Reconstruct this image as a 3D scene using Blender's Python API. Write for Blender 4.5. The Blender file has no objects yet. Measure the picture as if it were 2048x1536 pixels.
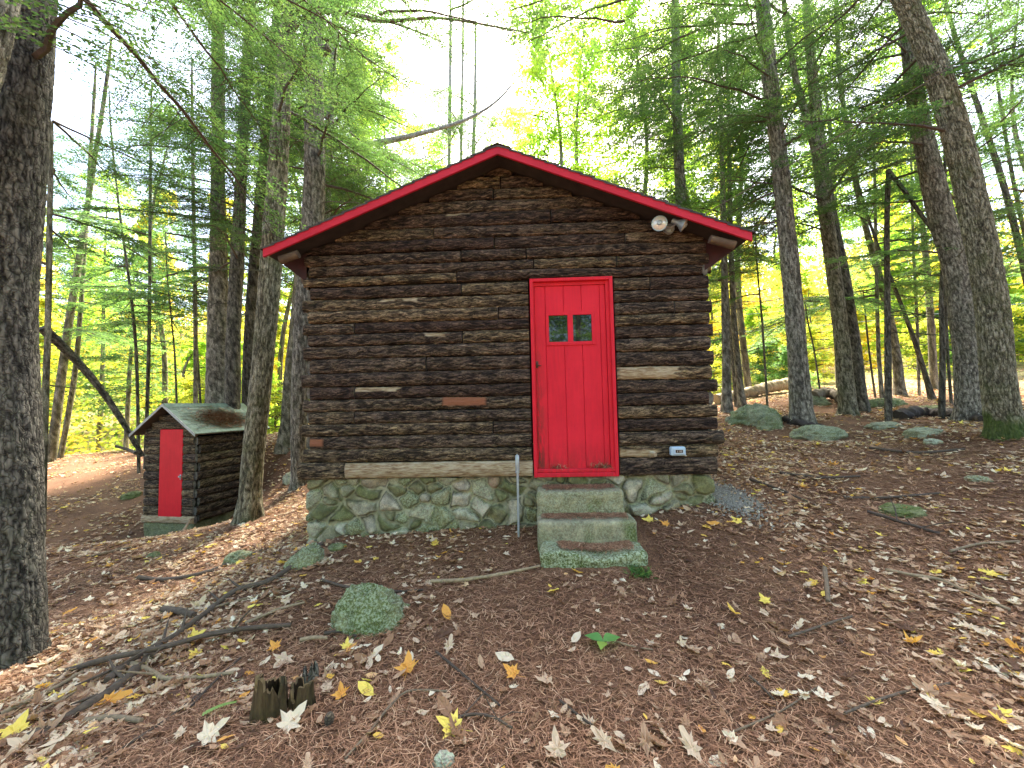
import bpy, math, random
import numpy as np
from mathutils import Vector, Matrix
rng = np.random.default_rng(11)
R = math.radians
scene = bpy.context.scene
# ---------------------------------------------------------------- camera
EYE = 1.55
FPX = 780.0
PITCH, ROLL, YAW = R(3.0), R(-1.2), R(2.25)
_cx = np.array([1., 0, 0]); _fw = np.array([0, math.cos(PITCH), math.sin(PITCH)]); _up = np.cross(_cx, _fw)
CX = math.cos(ROLL) * _cx + math.sin(ROLL) * _up
CU = -math.sin(ROLL) * _cx + math.cos(ROLL) * _up
cam_d = bpy.data.cameras.new("camera"); cam = bpy.data.objects.new("camera", cam_d)
scene.collection.objects.link(cam)
cam.matrix_world = Matrix([[CX[0], CU[0], -_fw[0], 0], [CX[1], CU[1], -_fw[1], 0], [CX[2], CU[2], -_fw[2], EYE], [0, 0, 0, 1]])
cam_d.sensor_width = 36; cam_d.lens = 36 * FPX / 2048; cam_d.clip_start = 0.05; cam_d.clip_end = 1000
scene.camera = cam
# ---------------------------------------------------------------- sky, sun, exposure
SUN_EL, SUN_AZ = R(54), R(12)      # azimuth from +Y towards +X
w = bpy.data.worlds.new("World"); scene.world = w; w.use_nodes = True
nt = w.node_tree; bg = nt.nodes['Background']
sky = nt.nodes.new('ShaderNodeTexSky'); sky.sky_type = 'NISHITA'; sky.sun_disc = False
sky.sun_elevation = SUN_EL; sky.sun_rotation = SUN_AZ
sky.air_density = 1.0; sky.dust_density = 3.0; sky.ozone_density = 1.0
wm = nt.nodes.new('ShaderNodeMix'); wm.data_type = 'RGBA'; wm.blend_type = 'MULTIPLY'; wm.inputs[0].default_value = 1; wm.inputs[7].default_value = (1.04, 1.0, .95, 1)
nt.links.new(sky.outputs[0], wm.inputs[6]); nt.links.new(wm.outputs[2], bg.inputs[0]); bg.inputs[1].default_value = 0.15
sd = bpy.data.lights.new("sun", 'SUN'); sd.energy = 5.0; sd.angle = R(10); sd.color = (1, .93, .82)
so = bpy.data.objects.new("sun", sd); scene.collection.objects.link(so)
dirv = Vector((math.sin(SUN_AZ) * math.cos(SUN_EL), math.cos(SUN_AZ) * math.cos(SUN_EL), math.sin(SUN_EL)))
so.rotation_euler = dirv.to_track_quat('Z', 'Y').to_euler()
scene.view_settings.view_transform = 'Standard'; scene.view_settings.look = 'None'
scene.view_settings.exposure = 2.6; scene.view_settings.gamma = 1
scene.render.engine = 'CYCLES'
scene.cycles.max_bounces = 8; scene.cycles.transparent_max_bounces = 8

# ---------------------------------------------------------------- helpers
def ray(px, py): return (px - 1024) / FPX * CX - (py - 768) / FPX * CU + _fw
def P(px, py, d):
    """world point seen at photo pixel (px,py), d metres in front (world Y)"""
    r = ray(px, py); q = r * (d / r[1]); q[2] += EYE; return q
EXv = np.array([math.cos(YAW), -math.sin(YAW), 0]); EYv = np.array([math.sin(YAW), math.cos(YAW), 0])
DW = 4.25
def W(px, py, D=DW):
    """cabin-local (u, z) of a photo pixel on a plane D from the eye parallel to the cabin front"""
    r = ray(px, py); q = r * (D / (r @ EYv)); return float(q @ EXv), float(q[2] + EYE)
def link(o, parent=None):
    scene.collection.objects.link(o)
    if parent is not None: o.parent = parent
    return o
def tag(o, label=None, cat=None, group=None, kind=None):
    if label: o['label'] = label
    if cat: o['category'] = cat
    if group: o['group'] = group
    if kind: o['kind'] = kind
    return o
def empty(name, loc, label=None, cat=None, group=None, rz=0.):
    o = bpy.data.objects.new(name, None); o.empty_display_size = .1
    o.location = tuple(float(a) for a in loc); o.rotation_euler = (0, 0, rz); link(o)
    return tag(o, label, cat, group)
class MB:
    def __init__(s): s.V = []; s.T = []; s.Q = []; s.n = 0; s.A = {}; s.tm = []; s.qm = []
    def add(s, V, F, mat=0, **att):
        V = np.asarray(V, float).reshape(-1, 3); F = np.asarray(F, int)
        k = len(V)
        s.V.append(V)
        if F.shape[1] == 3: s.T.append(F + s.n); s.tm.append(np.full(len(F), mat))
        else: s.Q.append(F + s.n); s.qm.append(np.full(len(F), mat))
        for a, v in att.items():
            v = np.asarray(v, float)
            if v.ndim == 0: v = np.full(k, float(v))
            s.A.setdefault(a, []).append((s.n, v))
        s.n += k
    def mesh(s, name, mats, smooth=True):
        V = np.concatenate(s.V); me = bpy.data.meshes.new(name)
        T = np.concatenate(s.T) if s.T else np.zeros((0, 3), int); Q = np.concatenate(s.Q) if s.Q else np.zeros((0, 4), int)
        me.vertices.add(len(V)); me.vertices.foreach_set('co', V.astype(np.float32).ravel())
        nl = T.size + Q.size; me.loops.add(nl)
        me.loops.foreach_set('vertex_index', np.concatenate([T.ravel(), Q.ravel()]).astype(np.int32))
        me.polygons.add(len(T) + len(Q))
        st = np.concatenate([np.arange(len(T)) * 3, T.size + np.arange(len(Q)) * 4])
        me.polygons.foreach_set('loop_start', st.astype(np.int32))
        mi = np.concatenate(s.tm + s.qm) if (s.tm or s.qm) else np.zeros(0)
        me.polygons.foreach_set('material_index', mi.astype(np.int32))
        for m in mats: me.materials.append(m)
        me.update(calc_edges=True)
        me.polygons.foreach_set('use_smooth', np.full(len(me.polygons), smooth))
        for a, L in s.A.items():
            arr = np.zeros(len(V))
            for st_, v in L: arr[st_:st_ + len(v)] = v
            at = me.attributes.new(a, 'FLOAT', 'POINT'); at.data.foreach_set('value', arr.astype(np.float32))
        me.validate(); return me
    def obj(s, name, mats, parent=None, smooth=True, loc=None):
        if not isinstance(mats, (list, tuple)): mats = [mats]
        o = bpy.data.objects.new(name, s.mesh(name, mats, smooth)); link(o, parent)
        if loc is not None: o.location = tuple(float(a) for a in loc)
        return o
def _h(ix, iy, iz, sd):
    n = (ix * 374761393 + iy * 668265263 + iz * 2147483647 + sd * 1274126177) & 0xffffffff
    n = ((n ^ (n >> 13)) * 1274126177) & 0xffffffff
    return ((n ^ (n >> 16)) & 0xffff) / 65535.0
def vnoise(p, sd=0):
    p = np.asarray(p, float); i = np.floor(p).astype(np.int64); f = p - i; f = f * f * (3 - 2 * f)
    r = 0
    for a in (0, 1):
        for b in (0, 1):
            for c in (0, 1):
                wgt = (f[..., 0] if a else 1 - f[..., 0]) * (f[..., 1] if b else 1 - f[..., 1]) * (f[..., 2] if c else 1 - f[..., 2])
                r = r + wgt * _h(i[..., 0] + a, i[..., 1] + b, i[..., 2] + c, sd)
    return r
def fbm(p, oct=3, sd=0):
    p = np.asarray(p, float); s = 0; a = .5; t = 0
    for k in range(oct): s = s + a * vnoise(p * 2 ** k, sd + k); t += a; a *= .5
    return s / t
def grid_faces(nu, nv, close=False):
    """verts laid out [nv][nu]; faces between rows"""
    j = np.arange(nv - 1)[:, None]; i = np.arange(nu if close else nu - 1)[None, :]
    i2 = (i + 1) % nu
    a = j * nu + i; b = j * nu + i2; c = (j + 1) * nu + i2; d = (j + 1) * nu + i
    return np.stack([a, b, c, d], -1).reshape(-1, 4)
def smooth_path(pts, rad, n):
    pts = np.asarray(pts, float); rad = np.asarray(rad, float); k = len(pts)
    if k == 2: 
        t = np.linspace(0, 1, n)[:, None]; return pts[0] * (1 - t) + pts[1] * t, rad[0] * (1 - t[:, 0]) + rad[1] * t[:, 0]
    seg = np.r_[0, np.cumsum(np.linalg.norm(np.diff(pts, axis=0), axis=1))]; seg /= seg[-1]
    pr = np.column_stack([pts, rad]); m = np.zeros_like(pr)
    m[1:-1] = (pr[2:] - pr[:-2]) / (seg[2:] - seg[:-2])[:, None]
    m[0] = (pr[1] - pr[0]) / (seg[1] - seg[0]); m[-1] = (pr[-1] - pr[-2]) / (seg[-1] - seg[-2])
    t = np.linspace(0, 1, n); i = np.clip(np.searchsorted(seg, t, 'right') - 1, 0, k - 2)
    h = seg[i + 1] - seg[i]; x = ((t - seg[i]) / h)[:, None]; h = h[:, None]
    q = (2 * x**3 - 3 * x**2 + 1) * pr[i] + (x**3 - 2 * x**2 + x) * h * m[i] + (-2 * x**3 + 3 * x**2) * pr[i + 1] + (x**3 - x**2) * h * m[i + 1]
    return q[:, :3], np.maximum(q[:, 3], 1e-3)
def frames(C):
    T = np.gradient(C, axis=0); T /= np.linalg.norm(T, axis=1)[:, None] + 1e-9
    ref = np.array([0, 0, 1.]) if abs(T[0][2]) < .8 else np.array([0, 1., 0])
    A = np.cross(T, ref); A /= np.linalg.norm(A, axis=1)[:, None] + 1e-9
    return T, A, np.cross(A, T)
def tube(mb, pts, rad, seg=8, n=None, mat=0, disp=None, cap=True, **att):
    pts = np.asarray(pts, float)
    if n is None: n = max(len(pts), 2)
    C, r = smooth_path(pts, rad, n) if (n != len(pts) or len(pts) > 2) else (pts, np.asarray(rad, float))
    T, A, B = frames(C)
    th = np.linspace(0, 2 * np.pi, seg, endpoint=False)
    dr = np.cos(th)[None, :, None] * A[:, None, :] + np.sin(th)[None, :, None] * B[:, None, :]
    rr = np.repeat(r[:, None], seg, 1)
    L = np.r_[0, np.cumsum(np.linalg.norm(np.diff(C, axis=0), axis=1))]
    ex = {}
    if disp is not None:
        rr, ex = disp(rr, L, th, r, dr, C)
    V = C[:, None, :] + dr * rr[:, :, None]
    F = grid_faces(seg, n, True)
    ex.update(att)
    ex = {k: (v.ravel() if isinstance(v, np.ndarray) else v) for k, v in ex.items()}
    mb.add(V.reshape(-1, 3), F, mat, **ex)
    if cap:
        for e, cpt in ((0, C[0]), (n - 1, C[-1])):
            ring = V[e]; c = ring.mean(0)
            Vc = np.vstack([ring, c[None]]); i = np.arange(seg)
            Fc = np.stack([i, (i + 1) % seg, np.full(seg, seg)], -1)
            if e == 0: Fc = Fc[:, ::-1]
            mb.add(Vc, Fc, mat, **{k: (np.full(seg + 1, float(np.mean(v)))) for k, v in ex.items()})
def box(mb, x0, x1, y0, y1, z0, z1, mat=0, bev=0., **att):
    """box, optionally with small chamfers"""
    if bev <= 0:
        V = [(x, y, z) for z in (z0, z1) for y in (y0, y1) for x in (x0, x1)]
        mb.add(V, [(0, 2, 3, 1), (4, 5, 7, 6), (0, 1, 5, 4), (2, 6, 7, 3), (0, 4, 6, 2), (1, 3, 7, 5)], mat, **att); return
    b = bev; V = []; X = (x0, x1); Y = (y0, y1); Z = (z0, z1); idx = {}
    for i in (0, 1):
        for j in (0, 1):
            for k in (0, 1):
                sx = b if i == 0 else -b; sy = b if j == 0 else -b; sz = b if k == 0 else -b
                for ax, v in enumerate(((X[i], Y[j] + sy, Z[k] + sz), (X[i] + sx, Y[j], Z[k] + sz), (X[i] + sx, Y[j] + sy, Z[k]))):
                    idx[(i, j, k, ax)] = len(V); V.append(v)
    Q = []; T = []
    for i in (0, 1):
        Q.append([idx[(i, a, c, 0)] for a, c in ((0, 0), (0, 1), (1, 1), (1, 0))])
        Q.append([idx[(a, i, c, 1)] for a, c in ((0, 0), (0, 1), (1, 1), (1, 0))])
        Q.append([idx[(a, c, i, 2)] for a, c in ((0, 0), (0, 1), (1, 1), (1, 0))])
    for a in (0, 1):
        for c in (0, 1):
            Q.append([idx[(0, a, c, 1)], idx[(1, a, c, 1)], idx[(1, a, c, 2)], idx[(0, a, c, 2)]])
            Q.append([idx[(a, 0, c, 0)], idx[(a, 1, c, 0)], idx[(a, 1, c, 2)], idx[(a, 0, c, 2)]])
            Q.append([idx[(a, c, 0, 0)], idx[(a, c, 1, 0)], idx[(a, c, 1, 1)], idx[(a, c, 0, 1)]])
    for i in (0, 1):
        for j in (0, 1):
            for k in (0, 1): T.append([idx[(i, j, k, 0)], idx[(i, j, k, 1)], idx[(i, j, k, 2)]])
    V = np.array(V); c = V.mean(0)
    def orient(F):
        out = []
        for f in F:
            p = V[f]; nrm = np.cross(p[1] - p[0], p[2] - p[0])
            out.append(f if nrm @ (p.mean(0) - c) > 0 else f[::-1])
        return out
    mb.add(V, orient(Q), mat, **att)
    n = mb.n - len(V); mb.T.append(np.array(orient(T)) + n); mb.tm.append(np.full(len(T), mat))

# ---------------------------------------------------------------- materials
def newmat(name):
    m = bpy.data.materials.new(name); m.use_nodes = True; nt = m.node_tree
    return m, nt, nt.nodes['Principled BSDF'], nt.nodes['Material Output']
def N(nt, t, **kw):
    n = nt.nodes.new(t)
    for k, v in kw.items():
        if k in n.inputs: n.inputs[k].default_value = v
        else: setattr(n, k, v)
    return n
def ramp(nt, src, stops, interp='LINEAR'):
    r = nt.nodes.new('ShaderNodeValToRGB'); r.color_ramp.interpolation = interp
    el = r.color_ramp.elements
    while len(el) < len(stops): el.new(.5)
    for e, (p, c) in zip(el, stops): e.position = p; e.color = (*c, 1) if len(c) == 3 else c
    nt.links.new(src, r.inputs[0]); return r.outputs[0]
def coords(nt, scale=(1, 1, 1), kind='Object'):
    tc = nt.nodes.new('ShaderNodeTexCoord'); mp = nt.nodes.new('ShaderNodeMapping'); mp.inputs['Scale'].default_value = scale
    nt.links.new(tc.outputs[kind], mp.inputs[0]); return mp.outputs[0]
def noise(nt, vec, scale, detail=4, rough=.6, dist=0.):
    n = N(nt, 'ShaderNodeTexNoise', Scale=scale, Detail=detail, Roughness=rough, Distortion=dist); nt.links.new(vec, n.inputs['Vector']); return n.outputs['Fac']
def mixc(nt, fac, a, b, mode='MIX'):
    m = nt.nodes.new('ShaderNodeMix'); m.data_type = 'RGBA'; m.blend_type = mode
    for s, v in ((m.inputs[0], fac), (m.inputs[6], a), (m.inputs[7], b)):
        if isinstance(v, (int, float)): s.default_value = v
        elif isinstance(v, tuple): s.default_value = (*v, 1)
        else: nt.links.new(v, s)
    return m.outputs[2]
def attr(nt, name):
    a = nt.nodes.new('ShaderNodeAttribute'); a.attribute_name = name; return a.outputs['Fac']
def bump(nt, bs, h, strength=.5, dist=.01):
    b = N(nt, 'ShaderNodeBump', Strength=strength, Distance=dist); nt.links.new(h, b.inputs['Height']); nt.links.new(b.outputs[0], bs.inputs['Normal'])
def mathn(nt, op, a, b=0.):
    m = nt.nodes.new('ShaderNodeMath'); m.operation = op
    for s, v in ((m.inputs[0], a), (m.inputs[1], b)):
        if isinstance(v, (int, float)): s.default_value = v
        else: nt.links.new(v, s)
    return m.outputs[0]

def bark_mat(name, lo, mid, hi, moss=(.07, .085, .03), mossamt=.35, lichen=.15, zs=.22, crack=34.):
    """vertical trunks: 'ridge' attribute (0 crevice..1 ridge top)"""
    m, nt, bs, out = newmat(name)
    v = coords(nt, (1, 1, zs)); n1 = noise(nt, v, 38, 6, .65)
    rg = attr(nt, 'ridge')
    c = ramp(nt, rg, [(0., lo), (.45, mid), (1., hi)])
    c = mixc(nt, .8, c, ramp(nt, n1, [(.3, (.3, .3, .3)), (.7, (1.5, 1.45, 1.4))]), 'MULTIPLY')
    v2 = coords(nt); n2 = noise(nt, v2, 3.0, 4, .6)
    c = mixc(nt, ramp(nt, n2, [(.5, (0, 0, 0)), (.68, (mossamt,) * 3)]), c, moss)
    vc = N(nt, 'ShaderNodeTexVoronoi', feature='DISTANCE_TO_EDGE', Scale=crack); wv = mixc(nt, .0, coords(nt, (1, 1, zs * .75)), coords(nt), 'MIX')
    dn = nt.nodes.new('ShaderNodeTexNoise'); dn.inputs['Scale'].default_value = 12; nt.links.new(v2, dn.inputs['Vector'])
    wv = mixc(nt, .11, wv, dn.outputs['Color'], 'ADD'); nt.links.new(wv, vc.inputs['Vector'])
    ck = ramp(nt, vc.outputs['Distance'], [(.0, (.16, .15, .14)), (.07, (.75, .74, .72)), (.2, (1.08, 1.08, 1.08))])
    c = mixc(nt, .72, c, ck, 'MULTIPLY')
    n3 = noise(nt, v2, 22, 3, .6)
    c = mixc(nt, ramp(nt, n3, [(.6, (0, 0, 0)), (.7, (lichen,) * 3)]), c, (.32, .34, .28))
    c = mixc(nt, attr(nt, 'moss'), c, ramp(nt, n1, [(.3, (.02, .035, .008)), (.7, (.1, .14, .03))]))
    nt.links.new(c, bs.inputs['Base Color']); bs.inputs['Roughness'].default_value = .9
    bs.inputs['Specular IOR Level'].default_value = .2
    bump(nt, bs, mathn(nt, 'MULTIPLY', n1, ck), .9, .014); return m
M = {}
M['bark_plate'] = bark_mat('bark_plate', (.02, .018, .015), (.10, .094, .078), (.19, .178, .15), mossamt=.2, lichen=.12, crack=30)
M['bark'] = bark_mat('bark', (.06, .052, .04), (.22, .195, .155), (.42, .385, .315))
M['bark_dark'] = bark_mat('bark_dark', (.028, .025, .020), (.125, .112, .088), (.25, .225, .18), mossamt=.25, lichen=.1)
M['bark_olive'] = bark_mat('bark_olive', (.05, .044, .028), (.2, .18, .12), (.4, .365, .27), moss=(.09, .1, .03), mossamt=.5)
M['bark_grey'] = bark_mat('bark_grey', (.06, .056, .046), (.2, .185, .155), (.38, .36, .31), mossamt=.2, lichen=.3)

def leaf_mat(name, stops, trans=.45, rough=.55):
    m, nt, bs, out = newmat(name)
    c = ramp(nt, attr(nt, 'tint'), stops)
    nt.links.new(c, bs.inputs['Base Color']); bs.inputs['Roughness'].default_value = rough
    bs.inputs['Specular IOR Level'].default_value = .3
    tr = nt.nodes.new('ShaderNodeBsdfTranslucent'); mx = nt.nodes.new('ShaderNodeMixShader'); mx.inputs[0].default_value = trans
    c2 = mixc(nt, 1., c, (1.5, 1.5, .9), 'MULTIPLY'); nt.links.new(c2, tr.inputs[0])
    nt.links.new(bs.outputs[0], mx.inputs[1]); nt.links.new(tr.outputs[0], mx.inputs[2]); nt.links.new(mx.outputs[0], out.inputs[0])
    return m
M['rot'] = bark_mat('rotten_wood', (.015, .009, .006), (.09, .055, .03), (.2, .14, .075), mossamt=.2, lichen=0, crack=2.)
M['birch'] = bark_mat('pale_bark', (.25, .24, .21), (.45, .43, .39), (.6, .58, .53), mossamt=.1)
M['hemlock'] = leaf_mat('hemlock', [(0, (.04, .085, .035)), (.5, (.08, .15, .055)), (1, (.17, .26, .085))], .45)
M['hemlock_light'] = leaf_mat('hemlock_light', [(0, (.045, .11, .04)), (.5, (.095, .19, .06)), (1, (.2, .31, .09))], .45)
M['yellow_leaf'] = leaf_mat('yellow_leaf', [(0, (.2, .3, .05)), (.35, (.44, .47, .08)), (.7, (.74, .62, .1)), (1, (.8, .5, .11))], .6)
M['lime_leaf'] = leaf_mat('lime_leaf', [(0, (.16, .3, .04)), (.5, (.34, .52, .07)), (1, (.55, .62, .15))], .6)
M['teal_leaf'] = leaf_mat('teal_leaf', [(0, (.09, .19, .07)), (.5, (.2, .36, .13)), (1, (.4, .56, .17))], .5)
M['far_leaf'] = leaf_mat('far_leaf', [(0, (.09, .18, .04)), (.4, (.3, .39, .07)), (.7, (.6, .54, .09)), (1, (.76, .54, .11))], .55)
M['litter'] = leaf_mat('litter', [(0, (.09, .045, .03)), (.2, (.21, .105, .055)), (.42, (.38, .21, .115)), (.62, (.55, .38, .25)), (.8, (.72, .58, .42)), (.91, (.86, .78, .6)), (.945, (.75, .36, .07)), (1, (.9, .78, .16))], .2, .6)

def wood_twig():
    m, nt, bs, out = newmat('twig_bark')
    v = coords(nt); n = noise(nt, v, 40, 4)
    c = ramp(nt, attr(nt, 'tint'), [(0, (.035, .025, .02)), (.5, (.11, .08, .055)), (1, (.36, .27, .16))])
    c = mixc(nt, .7, c, ramp(nt, n, [(.3, (.45, .45, .45)), (.7, (1.4, 1.35, 1.3))]), 'MULTIPLY')
    nt.links.new(c, bs.inputs['Base Color']); bs.inputs['Roughness'].default_value = .85; bump(nt, bs, n, .5, .004); return m
M['twig'] = wood_twig()

# cabin bark: attributes ridge (0..1), bare (0..1), tone(0..1)
def log_mat():
    m, nt, bs, out = newmat('log_bark')
    v = coords(nt, (1, 1, 5.2)); n0 = noise(nt, v, 13, 7, .62, .9); n1 = mathn(nt, 'MULTIPLY', mathn(nt, 'ABSOLUTE', mathn(nt, 'SUBTRACT', n0, .5)), 5.)
    v2 = coords(nt); n2 = noise(nt, v2, 5, 4)
    rg = attr(nt, 'ridge')
    c = ramp(nt, rg, [(0, (.009, .007, .006)), (.3, (.046, .034, .027)), (.65, (.15, .113, .088)), (1, (.31, .25, .2))])
    c = mixc(nt, .9, c, ramp(nt, n1, [(.0, (.12, .12, .12)), (.22, (.75, .73, .7)), (.6, (1.5, 1.45, 1.35)), (1., (2.1, 2.0, 1.8))]), 'MULTIPLY')
    c = mixc(nt, ramp(nt, n2, [(.45, (0, 0, 0)), (.75, (.5, .5, .5))]), c, mixc(nt, .8, c, (1.1, 1.1, .75), 'MULTIPLY'))
    tone = attr(nt, 'tone')
    c = mixc(nt, 1., c, ramp(nt, tone, [(0, (.5, .4, .4)), (.5, (1, .95, .9)), (.75, (1.3, 1.25, 1.0)), (1, (1.75, 1.65, 1.35))]), 'MULTIPLY')
    v3 = coords(nt, (1, 1, 7)); g = noise(nt, v3, 9, 6, .65, .4)
    bare = ramp(nt, g, [(.25, (.1, .06, .035)), (.42, (.33, .22, .12)), (.55, (.5, .4, .26)), (.75, (.66, .58, .43))])
    c = mixc(nt, attr(nt, 'bare'), c, bare)
    red = attr(nt, 'red'); c = mixc(nt, red, c, (.32, .13, .07))
    nt.links.new(c, bs.inputs['Base Color']); bs.inputs['Roughness'].default_value = .85; bs.inputs['Specular IOR Level'].default_value = .25
    bump(nt, bs, n1, .8, .012); return m
M['log'] = log_mat()
def log_end_mat():
    m, nt, bs, out = newmat('log_end')
    v = coords(nt); n = noise(nt, v, 20, 5)
    nt.links.new(ramp(nt, n, [(.3, (.04, .035, .03)), (.7, (.2, .185, .16))]), bs.inputs['Base Color']); bs.inputs['Roughness'].default_value = .9; return m
M['log_end'] = log_end_mat()
def paint(name, col, wear=.0, rough=.45, grain=(14, 14, 1.2)):
    m, nt, bs, out = newmat(name)
    v = coords(nt, grain); n = noise(nt, v, 3.5, 5, .6); v2 = coords(nt); n2 = noise(nt, v2, 2.2, 5, .65)
    c = mixc(nt, ramp(nt, n, [(.35, (0, 0, 0)), (.7, (.55, .55, .55))]), col, tuple(a * .72 for a in col))
    c = mixc(nt, ramp(nt, n2, [(.42, (0, 0, 0)), (.7, (.7, .7, .7))]), c, tuple(min(1, a * 1.15 + .006) for a in col))
    n3 = noise(nt, v2, 45, 3, .6)
    c = mixc(nt, ramp(nt, n3, [(.68, (0, 0, 0)), (.76, (.5, .5, .5))]), c, (.12, .02, .02))
    if wear:
        n4 = noise(nt, coords(nt, (6, 6, 1)), 6, 6, .7)
        c = mixc(nt, mathn(nt, 'MULTIPLY', attr(nt, 'dirt'), ramp(nt, n4, [(.42, (0, 0, 0)), (.55, (1, 1, 1))])), c, (.07, .03, .02))
    nt.links.new(c, bs.inputs['Base Color']); bs.inputs['Roughness'].default_value = rough; bs.inputs['Specular IOR Level'].default_value = .25; bump(nt, bs, n, .25, .003); return m
M['red'] = paint('red_paint', (.66, .011, .032), 1, .6)
M['red_dark'] = paint('red_fascia_paint', (.52, .014, .035), 0, .5, (1.5, 8, 8))
M['red_out'] = paint('red_shed_paint', (.62, .008, .02), 0)
def simple(name, col, rough=.6, metal=0., var=.25, sc=12):
    m, nt, bs, out = newmat(name)
    n = noise(nt, coords(nt), sc, 5, .6)
    c = ramp(nt, n, [(.25, tuple(a * (1 - var) for a in col)), (.75, tuple(min(1, a * (1 + var)) for a in col))])
    nt.links.new(c, bs.inputs['Base Color']); bs.inputs['Roughness'].default_value = rough; bs.inputs['Metallic'].default_value = metal
    bump(nt, bs, n, .15, .003); return m
M['wood'] = simple('weathered_beam', (.11, .075, .05), .85, 0, .5, 9)
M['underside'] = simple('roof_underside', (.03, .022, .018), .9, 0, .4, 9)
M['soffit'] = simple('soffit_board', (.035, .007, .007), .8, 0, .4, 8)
M['galv'] = simple('galvanised_metal', (.36, .40, .42), .45, .4, .15, 30)
M['lampgrey'] = simple('lamp_housing', (.30, .36, .40), .4, .3, .15, 20)
M['bluegrey'] = simple('cover_plastic', (.42, .55, .66), .4, 0, .08, 30)
M['darkgap'] = simple('dark_board', (.012, .01, .009), .95, 0, .3, 9)
M['white_trim'] = simple('pale_trim', (.40, .40, .36), .7, 0, .3, 16)
M['rust'] = simple('rusty_iron', (.10, .045, .03), .7, .3, .5, 60)
def glassm():
    m, nt, bs, out = newmat('window_glass')
    bs.inputs['Base Color'].default_value = (.004, .008, .010, 1); bs.inputs['Roughness'].default_value = .03
    bs.inputs['Specular IOR Level'].default_value = .55
    return m
M['glass'] = glassm()
M['lens'] = simple('lamp_lens', (.62, .60, .54), .15, .2, .1, 50)
def shingle(name, a, b, rows):
    m, nt, bs, out = newmat(name)
    n = noise(nt, coords(nt), 14, 6, .7); n2 = noise(nt, coords(nt), 160, 2, .5)
    t = attr(nt, 'tint'); c = ramp(nt, t, [(0, a), (1, b)])
    c = mixc(nt, .8, c, ramp(nt, n, [(.3, (.6, .6, .6)), (.7, (1.3, 1.3, 1.25))]), 'MULTIPLY')
    c = mixc(nt, .5, c, ramp(nt, n2, [(.3, (.5, .5, .5)), (.7, (1.5, 1.5, 1.5))]), 'MULTIPLY')
    nt.links.new(c, bs.inputs['Base Color']); bs.inputs['Roughness'].default_value = .95; bump(nt, bs, n2, .4, .003); return m
M['shingle'] = shingle('asphalt_shingle', (.035, .03, .03), (.09, .075, .07), 0)
M['shingle_green'] = shingle('green_shingle', (.19, .25, .19), (.33, .39, .32), 0)
def stone_mat(name, attrs=True):
    m, nt, bs, out = newmat(name)
    v = coords(nt); n = noise(nt, v, 9, 8, .7); nf = noise(nt, v, 70, 4, .6); n2 = noise(nt, v, 2.6, 5, .65); nl = noise(nt, v, 60, 5, .75)
    base = ramp(nt, attr(nt, 'tint'), [(0, (.11, .115, .055)), (.3, (.165, .165, .08)), (.55, (.23, .21, .13)), (.8, (.34, .31, .24)), (.93, (.36, .33, .26)), (1, (.28, .15, .1))])
    c = mixc(nt, .85, base, ramp(nt, n, [(.3, (.35, .35, .32)), (.5, (1, 1, 1)), (.68, (1.75, 1.7, 1.6))]), 'MULTIPLY')
    c = mixc(nt, .6, c, ramp(nt, nf, [(.3, (.55, .55, .55)), (.7, (1.4, 1.4, 1.4))]), 'MULTIPLY')
    mort = ramp(nt, n, [(.3, (.15, .155, .09)), (.7, (.45, .43, .31))])
    c = mixc(nt, attr(nt, 'mortar'), c, mort); c = mixc(nt, attr(nt, 'joint'), c, (.03, .03, .022))
    c = mixc(nt, ramp(nt, n2, [(.5, (0, 0, 0)), (.66, (.4, .4, .4))]), c, ramp(nt, nf, [(.3, (.06, .08, .022)), (.7, (.2, .225, .08))]))
    c = mixc(nt, attr(nt, 'moss'), c, ramp(nt, nf, [(.3, (.03, .042, .01)), (.7, (.14, .175, .045))]))
    c = mixc(nt, mathn(nt, 'MULTIPLY', attr(nt, 'lichen'), ramp(nt, nl, [(.47, (0, 0, 0)), (.56, (.85, .85, .85))])), c, (.44, .5, .34))
    nt.links.new(c, bs.inputs['Base Color']); bs.inputs['Roughness'].default_value = .92; bs.inputs['Specular IOR Level'].default_value = .2
    bump(nt, bs, nf, .6, .006); return m
M['stone'] = stone_mat('field_stone')
def ground_mat():
    m, nt, bs, out = newmat('forest_floor')
    v = coords(nt); n = noise(nt, v, 55, 8, .75, .6); n2 = noise(nt, v, 1.1, 5, .6); n3 = noise(nt, v, 170, 4, .7, .5)
    c = ramp(nt, n, [(.3, (.042, .021, .012)), (.47, (.145, .076, .044)), (.6, (.28, .155, .088)), (.75, (.47, .31, .19))])
    c = mixc(nt, ramp(nt, n2, [(.45, (0, 0, 0)), (.62, (.6, .6, .6))]), c, mixc(nt, 1., c, (.5, .48, .5), 'MULTIPLY'))
    c = mixc(nt, .7, c, ramp(nt, n3, [(.35, (.35, .35, .35)), (.65, (1.7, 1.6, 1.5))]), 'MULTIPLY')
    # far open ground: leaf strewn pale verge and dry grass
    far = ramp(nt, noise(nt, v, 5, 6, .7), [(.35, (.13, .085, .05)), (.5, (.34, .26, .14)), (.65, (.44, .4, .16)), (.8, (.5, .42, .3))])
    c = mixc(nt, attr(nt, 'far'), c, far)
    nt.links.new(c, bs.inputs['Base Color']); bs.inputs['Roughness'].default_value = .95; bs.inputs['Specular IOR Level'].default_value = .15
    bump(nt, bs, n, .8, .02); return m
M['ground'] = ground_mat()
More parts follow.
